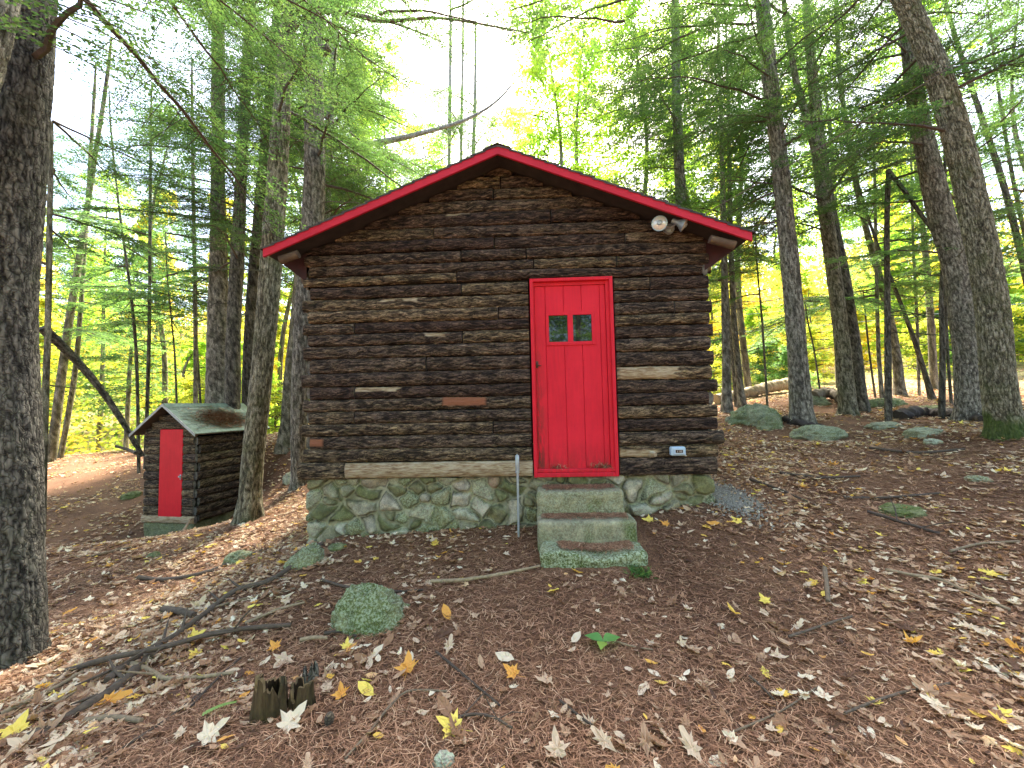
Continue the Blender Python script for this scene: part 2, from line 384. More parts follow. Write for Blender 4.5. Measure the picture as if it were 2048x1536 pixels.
def needle_mat():
    m, nt, bs, out = newmat('pine_needles')
    c = ramp(nt, attr(nt, 'tint'), [(0, (.06, .026, .014)), (.4, (.26, .12, .06)), (.75, (.5, .27, .15)), (1, (.72, .5, .31))])
    nt.links.new(c, bs.inputs['Base Color']); bs.inputs['Roughness'].default_value = .7; return m
M['needle'] = needle_mat()
M['gravel'] = simple('gravel', (.22, .2, .165), .9, 0, .85, 60)
M['road'] = simple('road_asphalt', (.2, .2, .2), .9, 0, .2, 3)
# ---------------------------------------------------------------- terrain
_gp = [(1024, 1536, 1.7), (300, 1536, 1.75), (1750, 1536, 1.75), (50, 1330, 2.8), (560, 1400, 2.2), (1190, 1150, 3.3), (725, 1275, 2.75),
       (1060, 1055, 4.2), (612, 1090, 4.35), (830, 1068, 4.3), (1280, 1035, 4.15), (1428, 1020, 4.05), (1430, 960, 5.0), (1440, 880, 7.4), (520, 1036, 6.3), (330, 1064, 8.2), (470, 1035, 8.6),
       (597, 972, 7.6), (575, 892, 9.4), (540, 868, 14), (350, 1150, 4.6), (1605, 842, 8.8), (1700, 828, 10), (1660, 882, 7.3), (1480, 862, 8.2),
       (2000, 868, 5.8), (1935, 838, 7.6), (1880, 870, 6.4), (1775, 838, 8.8), (1700, 1100, 3.5), (2040, 1000, 4.0), (2040, 1250, 2.7), (1550, 1250, 2.7),
       (1550, 796, 13.5), (1900, 786, 13), (2048, 800, 12), (150, 912, 15), (120, 1100, 5.2), (250, 960, 11.5)]
_G = [tuple(P(*g)) for g in _gp]
_G += [(0, 0, 0), (-4, 0, -.05), (4, 0, .15), (0, -4, .1), (-6, -5, -.1), (6, -5, .3), (0, -15, .3), (-15, 0, -.9), (15, 0, 1.6), (-14, -14, -.2), (14, -14, .8),
       (0, 10, .55), (0, 14, .7), (-12, 24, -.7), (-5, 20, .1), (2, 22, 1.0), (10, 22, 2.0), (24, 18, 3.0), (-26, 18, -1.0), (-28, 35, .2), (-12, 34, .35), (0, 34, 2.0), (12, 34, 3.6), (28, 30, 4.6),
       (-30, 55, 7), (0, 55, 9), (30, 55, 12), (-55, 50, 7), (60, 50, 14), (-60, 10, 0), (60, 0, 4), (0, -60, 1), (-50, -50, 0), (50, -50, 2), (0, 90, 22), (70, 90, 26), (-70, 90, 20)]
_G = np.array(_G)
def _phi(r): return np.where(r > 0, r * r * np.log(r + 1e-12), 0)
_n = len(_G); _K = _phi(np.linalg.norm(_G[:, None, :2] - _G[None, :, :2], axis=2)) + np.eye(_n) * .05
_Pm = np.c_[np.ones(_n), _G[:, :2]]; _A = np.block([[_K, _Pm], [_Pm.T, np.zeros((3, 3))]])
_w = np.linalg.solve(_A, np.r_[_G[:, 2], 0, 0, 0])
def gz(x, y):
    x = np.asarray(x, float); y = np.asarray(y, float); sh = x.shape; q = np.c_[x.ravel(), y.ravel()]; out = np.zeros(len(q))
    for i in range(0, len(q), 20000):
        c = q[i:i + 20000]; out[i:i + 20000] = _phi(np.linalg.norm(c[:, None] - _G[None, :, :2], axis=2)) @ _w[:_n] + np.c_[np.ones(len(c)), c] @ _w[_n:]
    z = out.reshape(sh)
    rr = np.sqrt(x * x + y * y)
    p = np.stack([x, y, 0 * x], -1)
    z = z + (fbm(p * 1.6, 3, 5) - .5) * .07 * np.clip(rr / 3, .3, 1.5)
    return z
def gd(x, y): return float(gz(np.array([x]), np.array([y]))[0])
def G(px, py, dz=0.):
    """march the view ray of a photo pixel to the ground"""
    r = ray(px, py); r = r / r[1]; d = np.linspace(1.2, 40, 1600); x = r[0] * d; y = d; z = r[2] * d + EYE; h = z - gz(x, y)
    i = np.argmax(h < 0) if (h < 0).any() else len(d) - 1
    return np.array([x[i], y[i], z[i] - h[i] + dz])
def sgrid(n, lim, a):
    t = np.linspace(-1, 1, n); return lim * np.sinh(a * t) / np.sinh(a)
xs = sgrid(420, 110, 5.2); ys = sgrid(420, 110, 5.2) + 3
X, Y = np.meshgrid(xs, ys)
Z = gz(X, Y); rr = np.hypot(X, Y)
Z += (fbm(np.stack([X, Y, X * 0], -1) * 9, 4, 9) - .5) * .045 * np.exp(-rr / 14)
far = np.clip((Y - np.where(X < 0, 15.5, 13.0)) / 3, 0, 1) * (1 - np.clip((Y - 40) / 12, 0, .8))
mb = MB(); mb.add(np.stack([X, Y, Z], -1).reshape(-1, 3), grid_faces(420, 420), far=far.ravel())
tag(mb.obj('ground', M['ground']), kind='structure')

# ---------------------------------------------------------------- cabin
O = EYv * DW
U0, U1 = -2.455, 1.945; UP = (U0 + U1) / 2; ZS = EYE - .775          # wall ends, gable centre, sill height
ZE = EYE + 1.735; ZP = EYE + 2.62; SL = (ZP - ZE) / (U1 - UP)            # roof underside at wall ends / peak
DEPTH = 3.6
cabin = empty('log_cabin', (O[0], O[1], 0), 'dark bark-sided log cabin with red door, red-edged gable roof and mossy stone foundation', 'cabin', rz=-YAW)
du0, du1, dz1 = W(1060, 760)[0], W(1226, 760)[0], W(1137, 558)[1]
DU0, DU1, DZ0, DZ1 = .05, .945, ZS - .005, EYE + 1.365
def rz(u): return ZP - abs(u - UP) * SL
def log_piece(mb, u0, u1, z0, z1, seed, axis=0, pos=0., rng_=None, bare=(), red=(), tone=.5, bulge=.055, tilt=0., sgn=-1, full=False, res=.011):
    """bark covered half log: along axis 0 (u, facing -y) or axis 1 (y, facing sgn*x)"""
    L = u1 - u0; n = max(6, int(L / res)); m = 24 if res < .02 else 14
    t = np.linspace(u0, u1, n); a = np.linspace(0, 1, m)
    Tt, Aa = np.meshgrid(t, a)
    h = z1 - z0; zc = (z0 + z1) / 2
    wob = (fbm(np.stack([t * 1.1, t * 0 + seed * 3.7, t * 0], -1), 2, seed) - .5) * .014
    th = (Aa - .5) * np.pi * .985
    prof_y = np.maximum(np.cos(th), 0) ** .5 * bulge; prof_z = np.sin(th) * h * .5
    # bark ridges: long wavy plates
    q = np.stack([Tt * 4.2, Aa * h * 85 + seed * 9.1, Tt * 0 + seed], -1)
    q[..., 1] += (vnoise(np.stack([Tt * 11, Aa * 2.5, Tt * 0 + seed], -1), 3) - .5) * 3.
    f1 = fbm(q, 3, seed); rid = 1 - np.abs(f1 * 2 - 1) * 3.4; rid = np.clip(rid, 0, 1)
    q2 = np.stack([Tt * 26, Aa * h * 140, Tt * 0 + seed * 2], -1); f2 = vnoise(q2, seed + 5)
    ridge = np.clip(.72 - rid * .62 + (f2 - .5) * .42, 0, 1)
    bm = np.zeros_like(Tt)
    for (b0, b1, a0, a1) in bare:
        jag = (vnoise(np.stack([Tt * 12, Aa * 9, Tt * 0], -1), seed + 8) - .5)
        e = np.minimum(np.minimum(Tt + jag * .12 - b0, b1 - Tt - jag * .12) / .03, np.minimum(Aa + jag * .15 - a0, a1 - Aa - jag * .15) / .06)
        bm = np.maximum(bm, np.clip(e, 0, 1))
    rm = np.zeros_like(Tt)
    for (b0, b1, a0, a1) in red:
        e = np.minimum(np.minimum(Tt - b0, b1 - Tt) / .03, np.minimum(Aa - a0, a1 - Aa) / .1); rm = np.maximum(rm, np.clip(e, 0, 1))
    disp = (ridge - .5) * .012 * (1 - bm) - .006 * bm
    endf = np.clip(np.minimum(Tt - u0, u1 - Tt) / .012, 0, 1); endf = .82 + .18 * endf
    y = (prof_y * endf + disp * np.maximum(np.cos(th), 0) ** .5)
    z = zc + tilt * (Tt - (u0 + u1) / 2) + prof_z * (endf * .06 + .94) + wob[None, :] + disp * np.sin(th)
    if axis == 0: V = np.stack([Tt, -y, z], -1)
    else: V = np.stack([pos + sgn * y, Tt, z], -1)
    if axis == 0 and z1 > ZE - .03 and u0 > -2.6 and tilt != 0: V[..., 2] = np.minimum(V[..., 2], rz(V[..., 0]) + .012)
    F = grid_faces(n, m)
    if axis == 0 or sgn > 0: pass
    if (axis == 1 and sgn < 0): F = F[:, ::-1]
    tn = np.full_like(Tt, tone)
    mb.add(V.reshape(-1, 3), F, 0, ridge=ridge.ravel(), bare=bm.ravel(), red=rm.ravel(), tone=tn.ravel())
    for e in (0, n - 1):      # sawn end
        ring = V[:, e].copy(); c = ring.mean(0); c[1 if axis == 0 else 0] = (0.02 if axis == 0 else pos - sgn * .02)
        i = np.arange(m - 1); Fe = np.stack([i, i + 1, np.full(m - 1, m)], -1)
        if (e == 0) == (axis == 0 or sgn > 0): Fe = Fe[:, ::-1]
        mb.add(np.vstack([ring, c]), Fe, 1, ridge=.3, bare=0., red=0., tone=.4)
# rows of the front wall: boundaries read from the photo at the wall's left half
rowpx = [948, 922, 896, 869, 845, 820, 795, 770, 743, 714, 689, 665, 643, 619, 595, 571, 549, 527, 505, 482, 458, 431, 407, 385, 361, 337, 314]
rows = [W(850, y)[1] for y in rowpx]
rows[0] = ZS
fr = np.random.default_rng(5)
mb = MB()
joints = {2: [-.02], 3: [-.38], 4: [-1.9, 99], 5: [], 6: [-1.9, ], 7: [], 8: [-1.1], 9: [], 10: [-.7], 11: [-1.9], 12: [-.3, 1.6], 13: [], 14: [-.7, 1.35], 15: [-.75], 16: [.1, 1.0], 17: [-.7, .02], 18: [-.33, 1.1], 19: [-1.0], 20: [.3], 21: [.75], 22: [-.33, .35], 23: [-.25, .9], 24: [.1], 25: [-.3], 26: []}
SILL = 0
def udx(px, py): return W(px, py)[0]
bares = {1: [(udx(1225, 905), udx(1312, 905), .05, .62)], 6: [(udx(712, 775), udx(805, 775), .55, .95)], 10: [(udx(850, 692), udx(895, 692), .5, .95)],
         13: [(udx(764, 602), udx(800, 602), .62, .95), (udx(815, 602), udx(838, 602), .5, .9)], 20: [(udx(900, 428), udx(942, 428), .72, .95)], 17: [(udx(1043, 510), udx(1062, 510), .8, 1.0)]}
bares_r = {7: [(udx(1230, 768), udx(1352, 768), 0, 1.0)]}
reds = {5: [(udx(885, 808), udx(975, 808), .3, .95)], 2: [(udx(612, 890), udx(652, 890), .3, .8)], 1: []}
for k in range(1, len(rows) - 1):
    z0, z1 = rows[k], rows[k + 1]
    zt = z1
    if zt > ZE - .02:
        lim = (ZP - z0) / SL; ua, ub = UP - lim + .03, UP + lim - .03
        ua, ub = max(ua, U0 - .02), min(ub, U1 + .02)
    else:
        ua = U0 + (-.035 if k % 2 else .03) + fr.uniform(-.015, .02); ub = U1 + (.06 if k % 2 == 0 else -.0) + fr.uniform(-.03, .03)
        if zt < EYE - .1: ub += .03
    ua, ub = max(ua, U0 - .06), ub
    spans = [(ua, ub)]
    if z0 < DZ1 - .02: spans = [(ua, DU0 - .012), (DU1 + .012, ub)]
    for si, (a, b) in enumerate(spans):
        js = [j for j in joints.get(k, []) if a + .25 < j < b - .25]
        cuts = [a] + js + [b]
        for p in range(len(cuts) - 1):
            br = bares.get(k, []) if not (si == 1 and z0 < DZ1 and k != 1) else []
            if si == 1: br = br + bares_r.get(k, [])
            rd = reds.get(k, [])
            g = .006
            zz0, zz1 = z0 + fr.uniform(0, .006), z1 - fr.uniform(0, .01)
            if zz1 > DZ1 > zz0 and a < DU1 and b > DU0: zz0 = max(zz0, DZ1 + .0) if (z0 > DZ1 - .02) else zz0
            log_piece(mb, cuts[p] + g, cuts[p + 1] - g, zz0, zz1, int(fr.integers(1, 9999)), bare=br, red=rd,
                      tone=float(np.clip(fr.normal(.47, .27) + (.2 if z0 < EYE - .1 else -.08), .05, 1)), bulge=fr.uniform(.048, .066), tilt=fr.uniform(-.004, .004))
# short log over the door
wall = mb.obj('log_wall', [M['log'], M['log_end']], cabin)
# bottom log, with its long bare stretch
mb = MB()
log_piece(mb, U0 - .07, udx(693, 935), rows[0], rows[1], 77, tone=.75, bulge=.075)
log_piece(mb, udx(693, 935) + .004, DU0 - .012, rows[0] - .0, rows[1] + .0, 78, bare=[(-9, 9, -.5, 1.5)], bulge=.08)
log_piece(mb, DU1 + .012, U1 + .02, rows[0], rows[1], 79, tone=.35, bulge=.07)
o = mb.obj('sill_log', [M['log'], M['log_end']], cabin); o['label'] = 'bottom log, half of it bare pale wood without bark'
# knob stub on the tan log right of the door
mb = MB(); ku, kz = W(1303, 907)
tube(mb, [(ku - .02, -.03, kz - .005), (ku, -.075, kz), (ku + .01, -.10, kz + .002)], [.034, .03, .022], 10, 5, ridge=.5, bare=1., red=0., tone=.5)
mb.obj('knot', [M['log']], cabin); mb = MB(); ku, kz = W(1432, 878)
tube(mb, [(ku - .05, -.02, kz), (ku, -.05, kz), (ku + .05, -.06, kz - .005)], [.045, .055, .035], 10, 6, ridge=.4, bare=0., red=0., tone=.5)
mb.obj('knot', [M['log']], cabin)
# dark sheathing behind the logs (front with door hole, gable)
mb = MB()
box(mb, U0 + .03, DU0 - .01, .012, .06, ZS, ZE); box(mb, DU1 + .01, U1 - .03, .012, .06, ZS, ZE); box(mb, DU0 - .01, DU1 + .01, .012, .06, DZ1 + .02, ZE)
mb.add([(U0 + .03, .012, ZE), (U1 - .03, .012, ZE), (UP, .012, ZP - .03), (U0 + .03, .06, ZE), (U1 - .03, .06, ZE), (UP, .06, ZP - .03)], [(0, 1, 2), (5, 4, 3)])
box(mb, U0 + .03, U0 + .08, .07, DEPTH, ZS, ZE); box(mb, U1 - .08, U1 - .03, .07, DEPTH, ZS, ZE); box(mb, U0 + .08, U1 - .08, DEPTH - .05, DEPTH - .005, ZS, ZE)
mb.add([(U0 + .03, DEPTH, ZE), (U1 - .03, DEPTH, ZE), (UP, DEPTH, ZP - .03)], [(0, 2, 1)])
mb.obj('sheathing', M['darkgap'], cabin, smooth=False)
# side walls of logs
for sgn, pos, nm in ((-1, U0 + .02, 0), (1, U1 - .02, 0)):
    mb = MB()
    for k in range(0, 19):
        z0, z1 = rows[k], rows[k + 1]
        if z1 > ZE - .05: break
        ys_ = .045 if k % 2 == 0 else .03
        log_piece(mb, ys_ - (.05 if (k % 2 == 1) else 0), DEPTH + fr.uniform(-.02, .05), z0 + .07 * 0, z1, int(fr.integers(1, 9999)), axis=1, pos=pos, sgn=sgn, tone=fr.uniform(.3, .7), bulge=.06, res=.03)
    mb.obj('log_wall', [M['log'], M['log_end']], cabin)
# foundation of field stones
def stones(mb, L, H, seed, place, cell=.2, res=.011, mossk=1.):
    r = np.random.default_rng(seed); nu = int(L / res); nv = max(4, int(H / res))
    u = np.linspace(0, L, nu); v = np.linspace(0, H, nv); Uu, Vv = np.meshgrid(u, v)
    sx, sz = cell * 1.25, cell * .82
    ni, nj = int(L / sx) + 3, int(H / sz) + 3
    I, J = np.meshgrid(np.arange(-1, ni), np.arange(-1, nj)); pts = np.c_[((I + .5 * (J % 2)) * sx).ravel(), (J * sz).ravel()] + r.uniform(-.42, .42, (I.size, 2)) * (sx, sz)
    pts = pts[r.random(len(pts)) > .14]; wt = r.uniform(.75, 1.3, len(pts)); tint = r.random(len(pts)); mo = r.random(len(pts)); pr = r.uniform(.5, 1.3, len(pts))
    jx = (fbm(np.stack([Uu * 7, Vv * 7, Uu * 0], -1), 3, seed) - .5) * .09; jz = (fbm(np.stack([Uu * 7, Vv * 7, Uu * 0 + 7], -1), 3, seed) - .5) * .09
    q = np.stack([Uu + jx, Vv + jz], -1).reshape(-1, 2)
    f1 = np.zeros(len(q)); f2 = np.zeros(len(q)); id_ = np.zeros(len(q), int)
    for i in range(0, len(q), 8000):
        d = np.sqrt(((q[i:i + 8000, None, 0] - pts[None, :, 0]) / 1.25) ** 2 + (q[i:i + 8000, None, 1] - pts[None, :, 1]) ** 2) / wt[None]
        k = np.argpartition(d, 1, axis=1)[:, :2]; dd = np.take_along_axis(d, k, 1); s_ = np.argsort(dd, 1); k = np.take_along_axis(k, s_, 1); dd = np.take_along_axis(dd, s_, 1)
        f1[i:i + 8000] = dd[:, 0]; f2[i:i + 8000] = dd[:, 1]; id_[i:i + 8000] = k[:, 0]
    e = f2 - f1; body = np.clip((e - .012) / .03, 0, 1); st = body * body * (3 - 2 * body)
    nz = fbm(np.stack([Uu * 16, Vv * 16, Uu * 0], -1), 3, seed + 3).ravel() - .5
    tl = (r.uniform(-.35, .35, (len(pts), 2))[id_] * (q - pts[id_])).sum(1)
    hgt = st * (.034 + .03 * pr[id_] * np.clip(e / .12, 0, 1) + tl) + nz * .022 * (.4 + .6 * st)
    V = place(Uu.ravel(), hgt, Vv.ravel())
    mort = 1 - np.clip((e - .016 + nz * .03) / .012, 0, 1)
    mo_ = np.clip((mo[id_] - .75) * 3, 0, 1) * .45 * st * mossk
    mb.add(V, grid_faces(nu, nv), 0, tint=tint[id_], mortar=mort * .9, moss=mo_, joint=1.15 * np.clip(1 - np.abs(e - .020) / .013, 0, 1) * np.clip((fbm(np.stack([Uu * 9, Vv * 9, Uu * 0 + 3], -1), 2, seed).ravel() - .38) * 6, 0, .8), lichen=(mo[id_] < .35) * .6)
mb = MB(); FB = EYE - 1.72; FH = ZS - .004 - FB
FU0, FU1 = U0 + .015, U1 - .015
stones(mb, FU1 - FU0, FH, 3, lambda u, h, v: np.stack([FU0 + u, .03 - h, FB + v], -1), cell=.165)
stones(mb, DEPTH - .05, FH, 4, lambda u, h, v: np.stack([FU1 - .005 + h * .5 - .03, .03 + u, FB + v], -1), res=.03)
stones(mb, DEPTH - .05, FH, 6, lambda u, h, v: np.stack([FU0 + .03 - h * .5, .03 + DEPTH - .05 - u, FB + v], -1), res=.02)
box(mb, FU0 + .06, FU1 - .06, .08, DEPTH - .05, FB, ZS - .006, tint=.5, mortar=1., moss=0., lichen=0.)
mb.obj('stone_foundation', M['stone'], cabin)
# roof
OV = .30; EL, ER = U0 - .30, U1 + .345
def rz(u): return ZP - abs(u - UP) * SL
roof_z = .03
mb = MB(); rs = np.random.default_rng(8)
for side in (-1, 1):
    ue = EL if side < 0 else ER; Ln = math.hypot(ue - UP, (ue - UP) * SL); nr = int(Ln / .13); du = (ue - UP) / nr
    for i in range(nr):
        ua = UP + du * i; ub = UP + du * (i + 1.25)
        if i == nr - 1: ub = UP + du * (i + 1) + side * .03
        y0 = -OV - .03; yy = y0
        while yy < DEPTH + .25:
            y1 = min(yy + rs.uniform(.25, .34), DEPTH + .3); lift = rs.uniform(0, .008)
            za = rz(ua) + .085; zb = rz(ub) + .092 + lift + .006
            mb.add([(ua, yy, za), (ub, yy, zb), (ub, y1 - .005, zb), (ua, y1 - .005, za), (ub, yy, zb - .02), (ub, y1 - .005, zb - .02), (ua, yy, za - .02), ],
                   [(0, 1, 2, 3) if side < 0 else (3, 2, 1, 0), (1, 4, 5, 2), (0, 6, 4, 1)], tint=rs.random())
            yy = y1
for i in range(24):   # ridge caps
    y0 = -OV - .04 + i * .175
    for s in (-1, 1):
        mb.add([(UP, y0, ZP + .104), (UP + s * .14, y0, ZP + .104 - .14 * SL), (UP + s * .14, y0 + .2, ZP + .097 - .14 * SL), (UP, y0 + .2, ZP + .097)], [(0, 1, 2, 3) if s < 0 else (3, 2, 1, 0)], tint=rs.random())
roof = mb.obj('roof', M['shingle'], cabin, smooth=False)
mb = MB()
for side in (-1, 1):
    ue = EL + .01 if side < 0 else ER - .01
    V = []
    for (u, y) in ((UP, -OV + .02), (ue, -OV + .02), (ue, DEPTH + .25), (UP, DEPTH + .25)):
        V += [(u, y, rz(u) + .028), (u, y, rz(u) + .07)]
    mb.add(V, [(0, 2, 4, 6), (7, 5, 3, 1), (0, 1, 3, 2), (2, 3, 5, 4), (4, 5, 7, 6)])
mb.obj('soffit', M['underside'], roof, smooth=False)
# fascia boards
for side in (-1, 1):
    ue = EL if side < 0 else ER
    mb = MB(); zt, zb, y0, y1 = .080, -.006, -OV - .022, -OV + .003
    V = [(UP, y0, ZP + zt), (UP, y0, ZP + zb - .0), (ue, y0, rz(ue) + zb), (ue, y0, rz(ue) + zt), (UP, y1, ZP + zt), (UP, y1, ZP + zb), (ue, y1, rz(ue) + zb), (ue, y1, rz(ue) + zt)]
    F = [(0, 1, 2, 3), (7, 6, 5, 4), (1, 5, 6, 2), (3, 2, 6, 7), (0, 3, 7, 4)]
    mb.add(V, F if side < 0 else [f[::-1] for f in F]); mb.obj('fascia_board', M['red_dark'], roof, smooth=False)
# eave boxing: red board under each eave, plate beams, fly rafters
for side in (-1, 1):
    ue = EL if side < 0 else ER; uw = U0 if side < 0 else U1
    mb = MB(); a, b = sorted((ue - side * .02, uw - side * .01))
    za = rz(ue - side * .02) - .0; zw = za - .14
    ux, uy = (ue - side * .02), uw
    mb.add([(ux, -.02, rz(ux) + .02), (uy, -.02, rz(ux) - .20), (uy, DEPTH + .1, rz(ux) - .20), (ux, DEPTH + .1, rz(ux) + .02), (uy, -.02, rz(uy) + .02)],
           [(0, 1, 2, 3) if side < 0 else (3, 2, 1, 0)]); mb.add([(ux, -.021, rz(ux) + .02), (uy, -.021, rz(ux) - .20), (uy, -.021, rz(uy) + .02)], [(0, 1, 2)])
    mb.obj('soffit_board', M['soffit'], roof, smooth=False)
    mb = MB()
    tube(mb, [(uw - side * .03, -OV + .07, rz(uw) - .075), (ue - side * .13, -OV + .07, rz(ue - side * .13) - .06)], [.042, .045], 10, 20, disp=lambda rr, L, th, r, dr, C: (rr * (1 + (vnoise(np.stack(np.broadcast_arrays(L[:, None] * 4, th[None] * 1.5, L[:, None] * 0), -1), 4) - .5) * .2), {}))
    mb.obj('rafter', M['wood'], roof)
    mb = MB(); uu = uw + side * .045
    tube(mb, [(uu - side * .02, .03, ZE - .27), (uu - side * .02, DEPTH, ZE - .27)], [.07, .07], 12, 12); mb.obj('plate_log', M['wood'], cabin)
mb = MB()
for k in range(7):
    yy = .5 + k * .5
    for side in (-1, 1):
        ue = EL if side < 0 else ER
        V = []; 
        for u in (UP, ue - side * .03):
            V += [(u, yy, rz(u) + .026), (u, yy + .05, rz(u) + .026), (u, yy + .05, rz(u) - .06), (u, yy, rz(u) - .06)]
        mb.add(V, [(0, 1, 5, 4), (1, 2, 6, 5), (2, 3, 7, 6), (3, 0, 4, 7), (4, 5, 6, 7)])
mb.obj('rafter', M['soffit'], roof, smooth=False)
# door
mb = MB()
cw = .036; yf = -.062
box(mb, DU0, DU0 + cw, yf, .02, DZ0, DZ1, bev=.004, dirt=.1); box(mb, DU1 - cw, DU1, yf, .02, DZ0, DZ1, bev=.004, dirt=.1)
box(mb, DU0 + cw, DU1 - cw, yf, .02, DZ1 - cw, DZ1, bev=.004, dirt=.1); box(mb, DU0 + cw, DU1 - cw, yf, .02, DZ0, DZ0 + .045, bev=.006, dirt=.2)
# inner stops
s2 = cw + .026
box(mb, DU0 + cw, DU0 + s2 * .75, -.030, .03, DZ0 + .045, DZ1 - cw, bev=.002, dirt=.1); box(mb, DU1 - s2 - .012, DU1 - cw, -.030, .03, DZ0 + .045, DZ1 - cw, bev=.002, dirt=.1)
box(mb, DU0 + cw, DU1 - cw, -.020, .032, DZ1 - s2 - .012, DZ1 - cw - .001, bev=.002, dirt=.1)
box(mb, DU0 + .02, DU1 - .02, -.046, .02, DZ0 + .045, DZ0 + .085, bev=.008, dirt=.25)
dfr = mb.obj('door_frame', M['red'], cabin, smooth=False)
sx0, sx1 = DU0 + s2 * .75, DU1 - s2 - .012; sz0, sz1 = DZ0 + .085, DZ1 - s2 - .014
wx0, wz1 = W(1092, 626); wx1, wz0 = W(1189, 688)
yd = -.006
mb = MB(); ed = [sx0] + [W(x, 760)[0] for x in (1094, 1131, 1167, 1204)] + [sx1]
for i in range(len(ed) - 1):
    a, b = ed[i] + .0022, ed[i + 1] - .0022
    def vb(z0, z1):
        if b - a > .004 and z1 > z0:
            nz = max(2, int((z1 - z0) / .06)); zz = np.linspace(z0, z1, nz)
            # board as chamfered box column with dirt attribute
            prof = [(a, yd + .02), (a, yd + .003), (a + .003, yd), (b - .003, yd), (b, yd + .003), (b, yd + .02)]
            V = np.array([[(p[0], p[1], z) for p in prof] for z in zz]); 
            dirt = np.clip(1 - (V[..., 2] - sz0) / .3, 0, 1) * .35 + np.clip(1 - (V[..., 0] - sx0) / .09, 0, 1) * np.clip(1.3 - (V[..., 2] - sz0) / 1.3, 0, 1) * .9 
            mb.add(V.reshape(-1, 3), grid_faces(6, nz), dirt=dirt.ravel())
            for e, fl in ((0, 0), (nz - 1, 1)):
                mb.add(V[e], [(5, 4, 3, 2, 1, 0)[:4] if not fl else (0, 1, 2, 3)], dirt=0.); mb.add(V[e][[0, 3, 4, 5]], [(3, 2, 1, 0) if not fl else (0, 1, 2, 3)], dirt=0.)
    if b <= wx0 + .01 or a >= wx1 - .01: vb(sz0, sz1)
    else:
        vb(sz0, wz0); vb(wz1, sz1)
        if a < wx0: bb = b; b = wx0; vb(wz0, wz1); b = bb
        if b > wx1: aa = a; a = wx1; vb(wz0, wz1); a = aa
box(mb, sx0 + .002, wx0, yd + .012, yd + .03, sz0, sz1, dirt=0.); box(mb, wx1, sx1 - .002, yd + .012, yd + .03, sz0, sz1, dirt=0.)
box(mb, wx0, wx1, yd + .012, yd + .03, sz0, wz0, dirt=0.); box(mb, wx0, wx1, yd + .012, yd + .03, wz1, sz1, dirt=0.)
door = mb.obj('door', M['red'], cabin, smooth=False)
# window frame and two panes
p0a, p0b = W(1097, 632), W(1136, 684); p1a, p1b = W(1145, 630), W(1184, 682)
mb = MB(); yw = yd - .012; zt, zb = (p0a[1] + p1a[1]) / 2, (p0b[1] + p1b[1]) / 2
box(mb, wx0 - .005, p0a[0], yw, yd + .012, wz0 - .006, wz1 + .006, bev=.002, dirt=.0); box(mb, p1b[0], wx1 + .005, yw, yd + .012, wz0 - .006, wz1 + .006, bev=.002, dirt=.0)
box(mb, p0b[0], p1a[0], yw, yd + .012, zb, zt, bev=.002, dirt=0.)
box(mb, p0a[0], p1b[0], yw, yd + .012, zt, wz1 + .006, bev=.002, dirt=0.); box(mb, p0a[0], p1b[0], yw, yd + .012, wz0 - .006, zb, bev=.002, dirt=0.)
mb.obj('window_frame', M['red'], door, smooth=False)
for (a, b) in ((p0a, p0b), (p1a, p1b)):
    mb = MB(); mb.add([(a[0], yd + .006, zb), (b[0], yd + .006, zb), (b[0], yd + .0045, zt), (a[0], yd + .0045, zt)], [(0, 1, 2, 3)]); mb.obj('pane', M['glass'], door, smooth=False)
# latch: rusty plate with a hole and hasp
mb = MB(); lu, lz = W(1073, 730)
box(mb, lu - .012, lu + .02, yd - .012, yd - .002, lz - .035, lz + .04, bev=.003)
tube(mb, [(lu + .004, yd - .012, lz), (lu + .004, yd - .045, lz), (lu + .03, yd - .05, lz - .012)], [.008, .008, .006], 8, 5)
box(mb, lu + .012, lu + .05, yd - .008, yd - .003, lz - .012, lz - .004)
mb.obj('latch', M['rust'], door)
# litter caught on the sill of the door (needles) belongs to the ground litter and is scattered below
C2W = Matrix.Translation((O[0], O[1], 0)) @ Matrix.Rotation(-YAW, 4, 'Z')
C2Wn = np.array(C2W)
def cw_(u, y, z): v = C2Wn @ np.array([u, y, z, 1.]); return v[:3]

# floodlight with two heads
fl = empty('floodlight', cw_(*[W(1334, 462)[0], -.09, W(1334, 462)[1]]), 'grey twin-head floodlight under the right slope of the cabin gable', 'floodlight', rz=-YAW)
mb = MB(); tube(mb, [(0, .06, -.01), (0, .0, -.01)], [.055, .05], 16, 2); tube(mb, [(0, -.0, -.01), (-.05, -.03, .005)], [.012, .012], 8, 2); tube(mb, [(0, 0, -.01), (.05, -.03, .02)], [.012, .012], 8, 2)
tube(mb, [(.0, -.0, -.03), (.0, -.0, -.05)], [.02, .015], 8, 2)
mb.obj('bracket', M['galv'], fl)
def head(cx, cz, dvec, r):
    dvec = np.array(dvec, float); dvec /= np.linalg.norm(dvec); c = np.array([cx, -.12, cz])
    mb = MB(); tube(mb, [c - dvec * .13, c - dvec * .06, c - dvec * .055, c - dvec * .03, c, c + dvec * .004], [.026, .026, .032, .055, r, r * 1.02], 20, 6); h = mb.obj('lamp_head', M['lampgrey'], fl)
    mb = MB(); tube(mb, [c + dvec * .002, c + dvec * .010, c + dvec * .02], [r * .93, r * .8, r * .35], 20, 3); mb.obj('lens', M['lens'], h)
    mb = MB(); tube(mb, [c + dvec * .016, c + dvec * .03], [r * .42, r * .2], 14, 2); mb.obj('bulb', M['galv'], h)
u0, z0 = W(1334, 462); a = W(1315, 452, 4.1); b = W(1352, 455, 4.1)
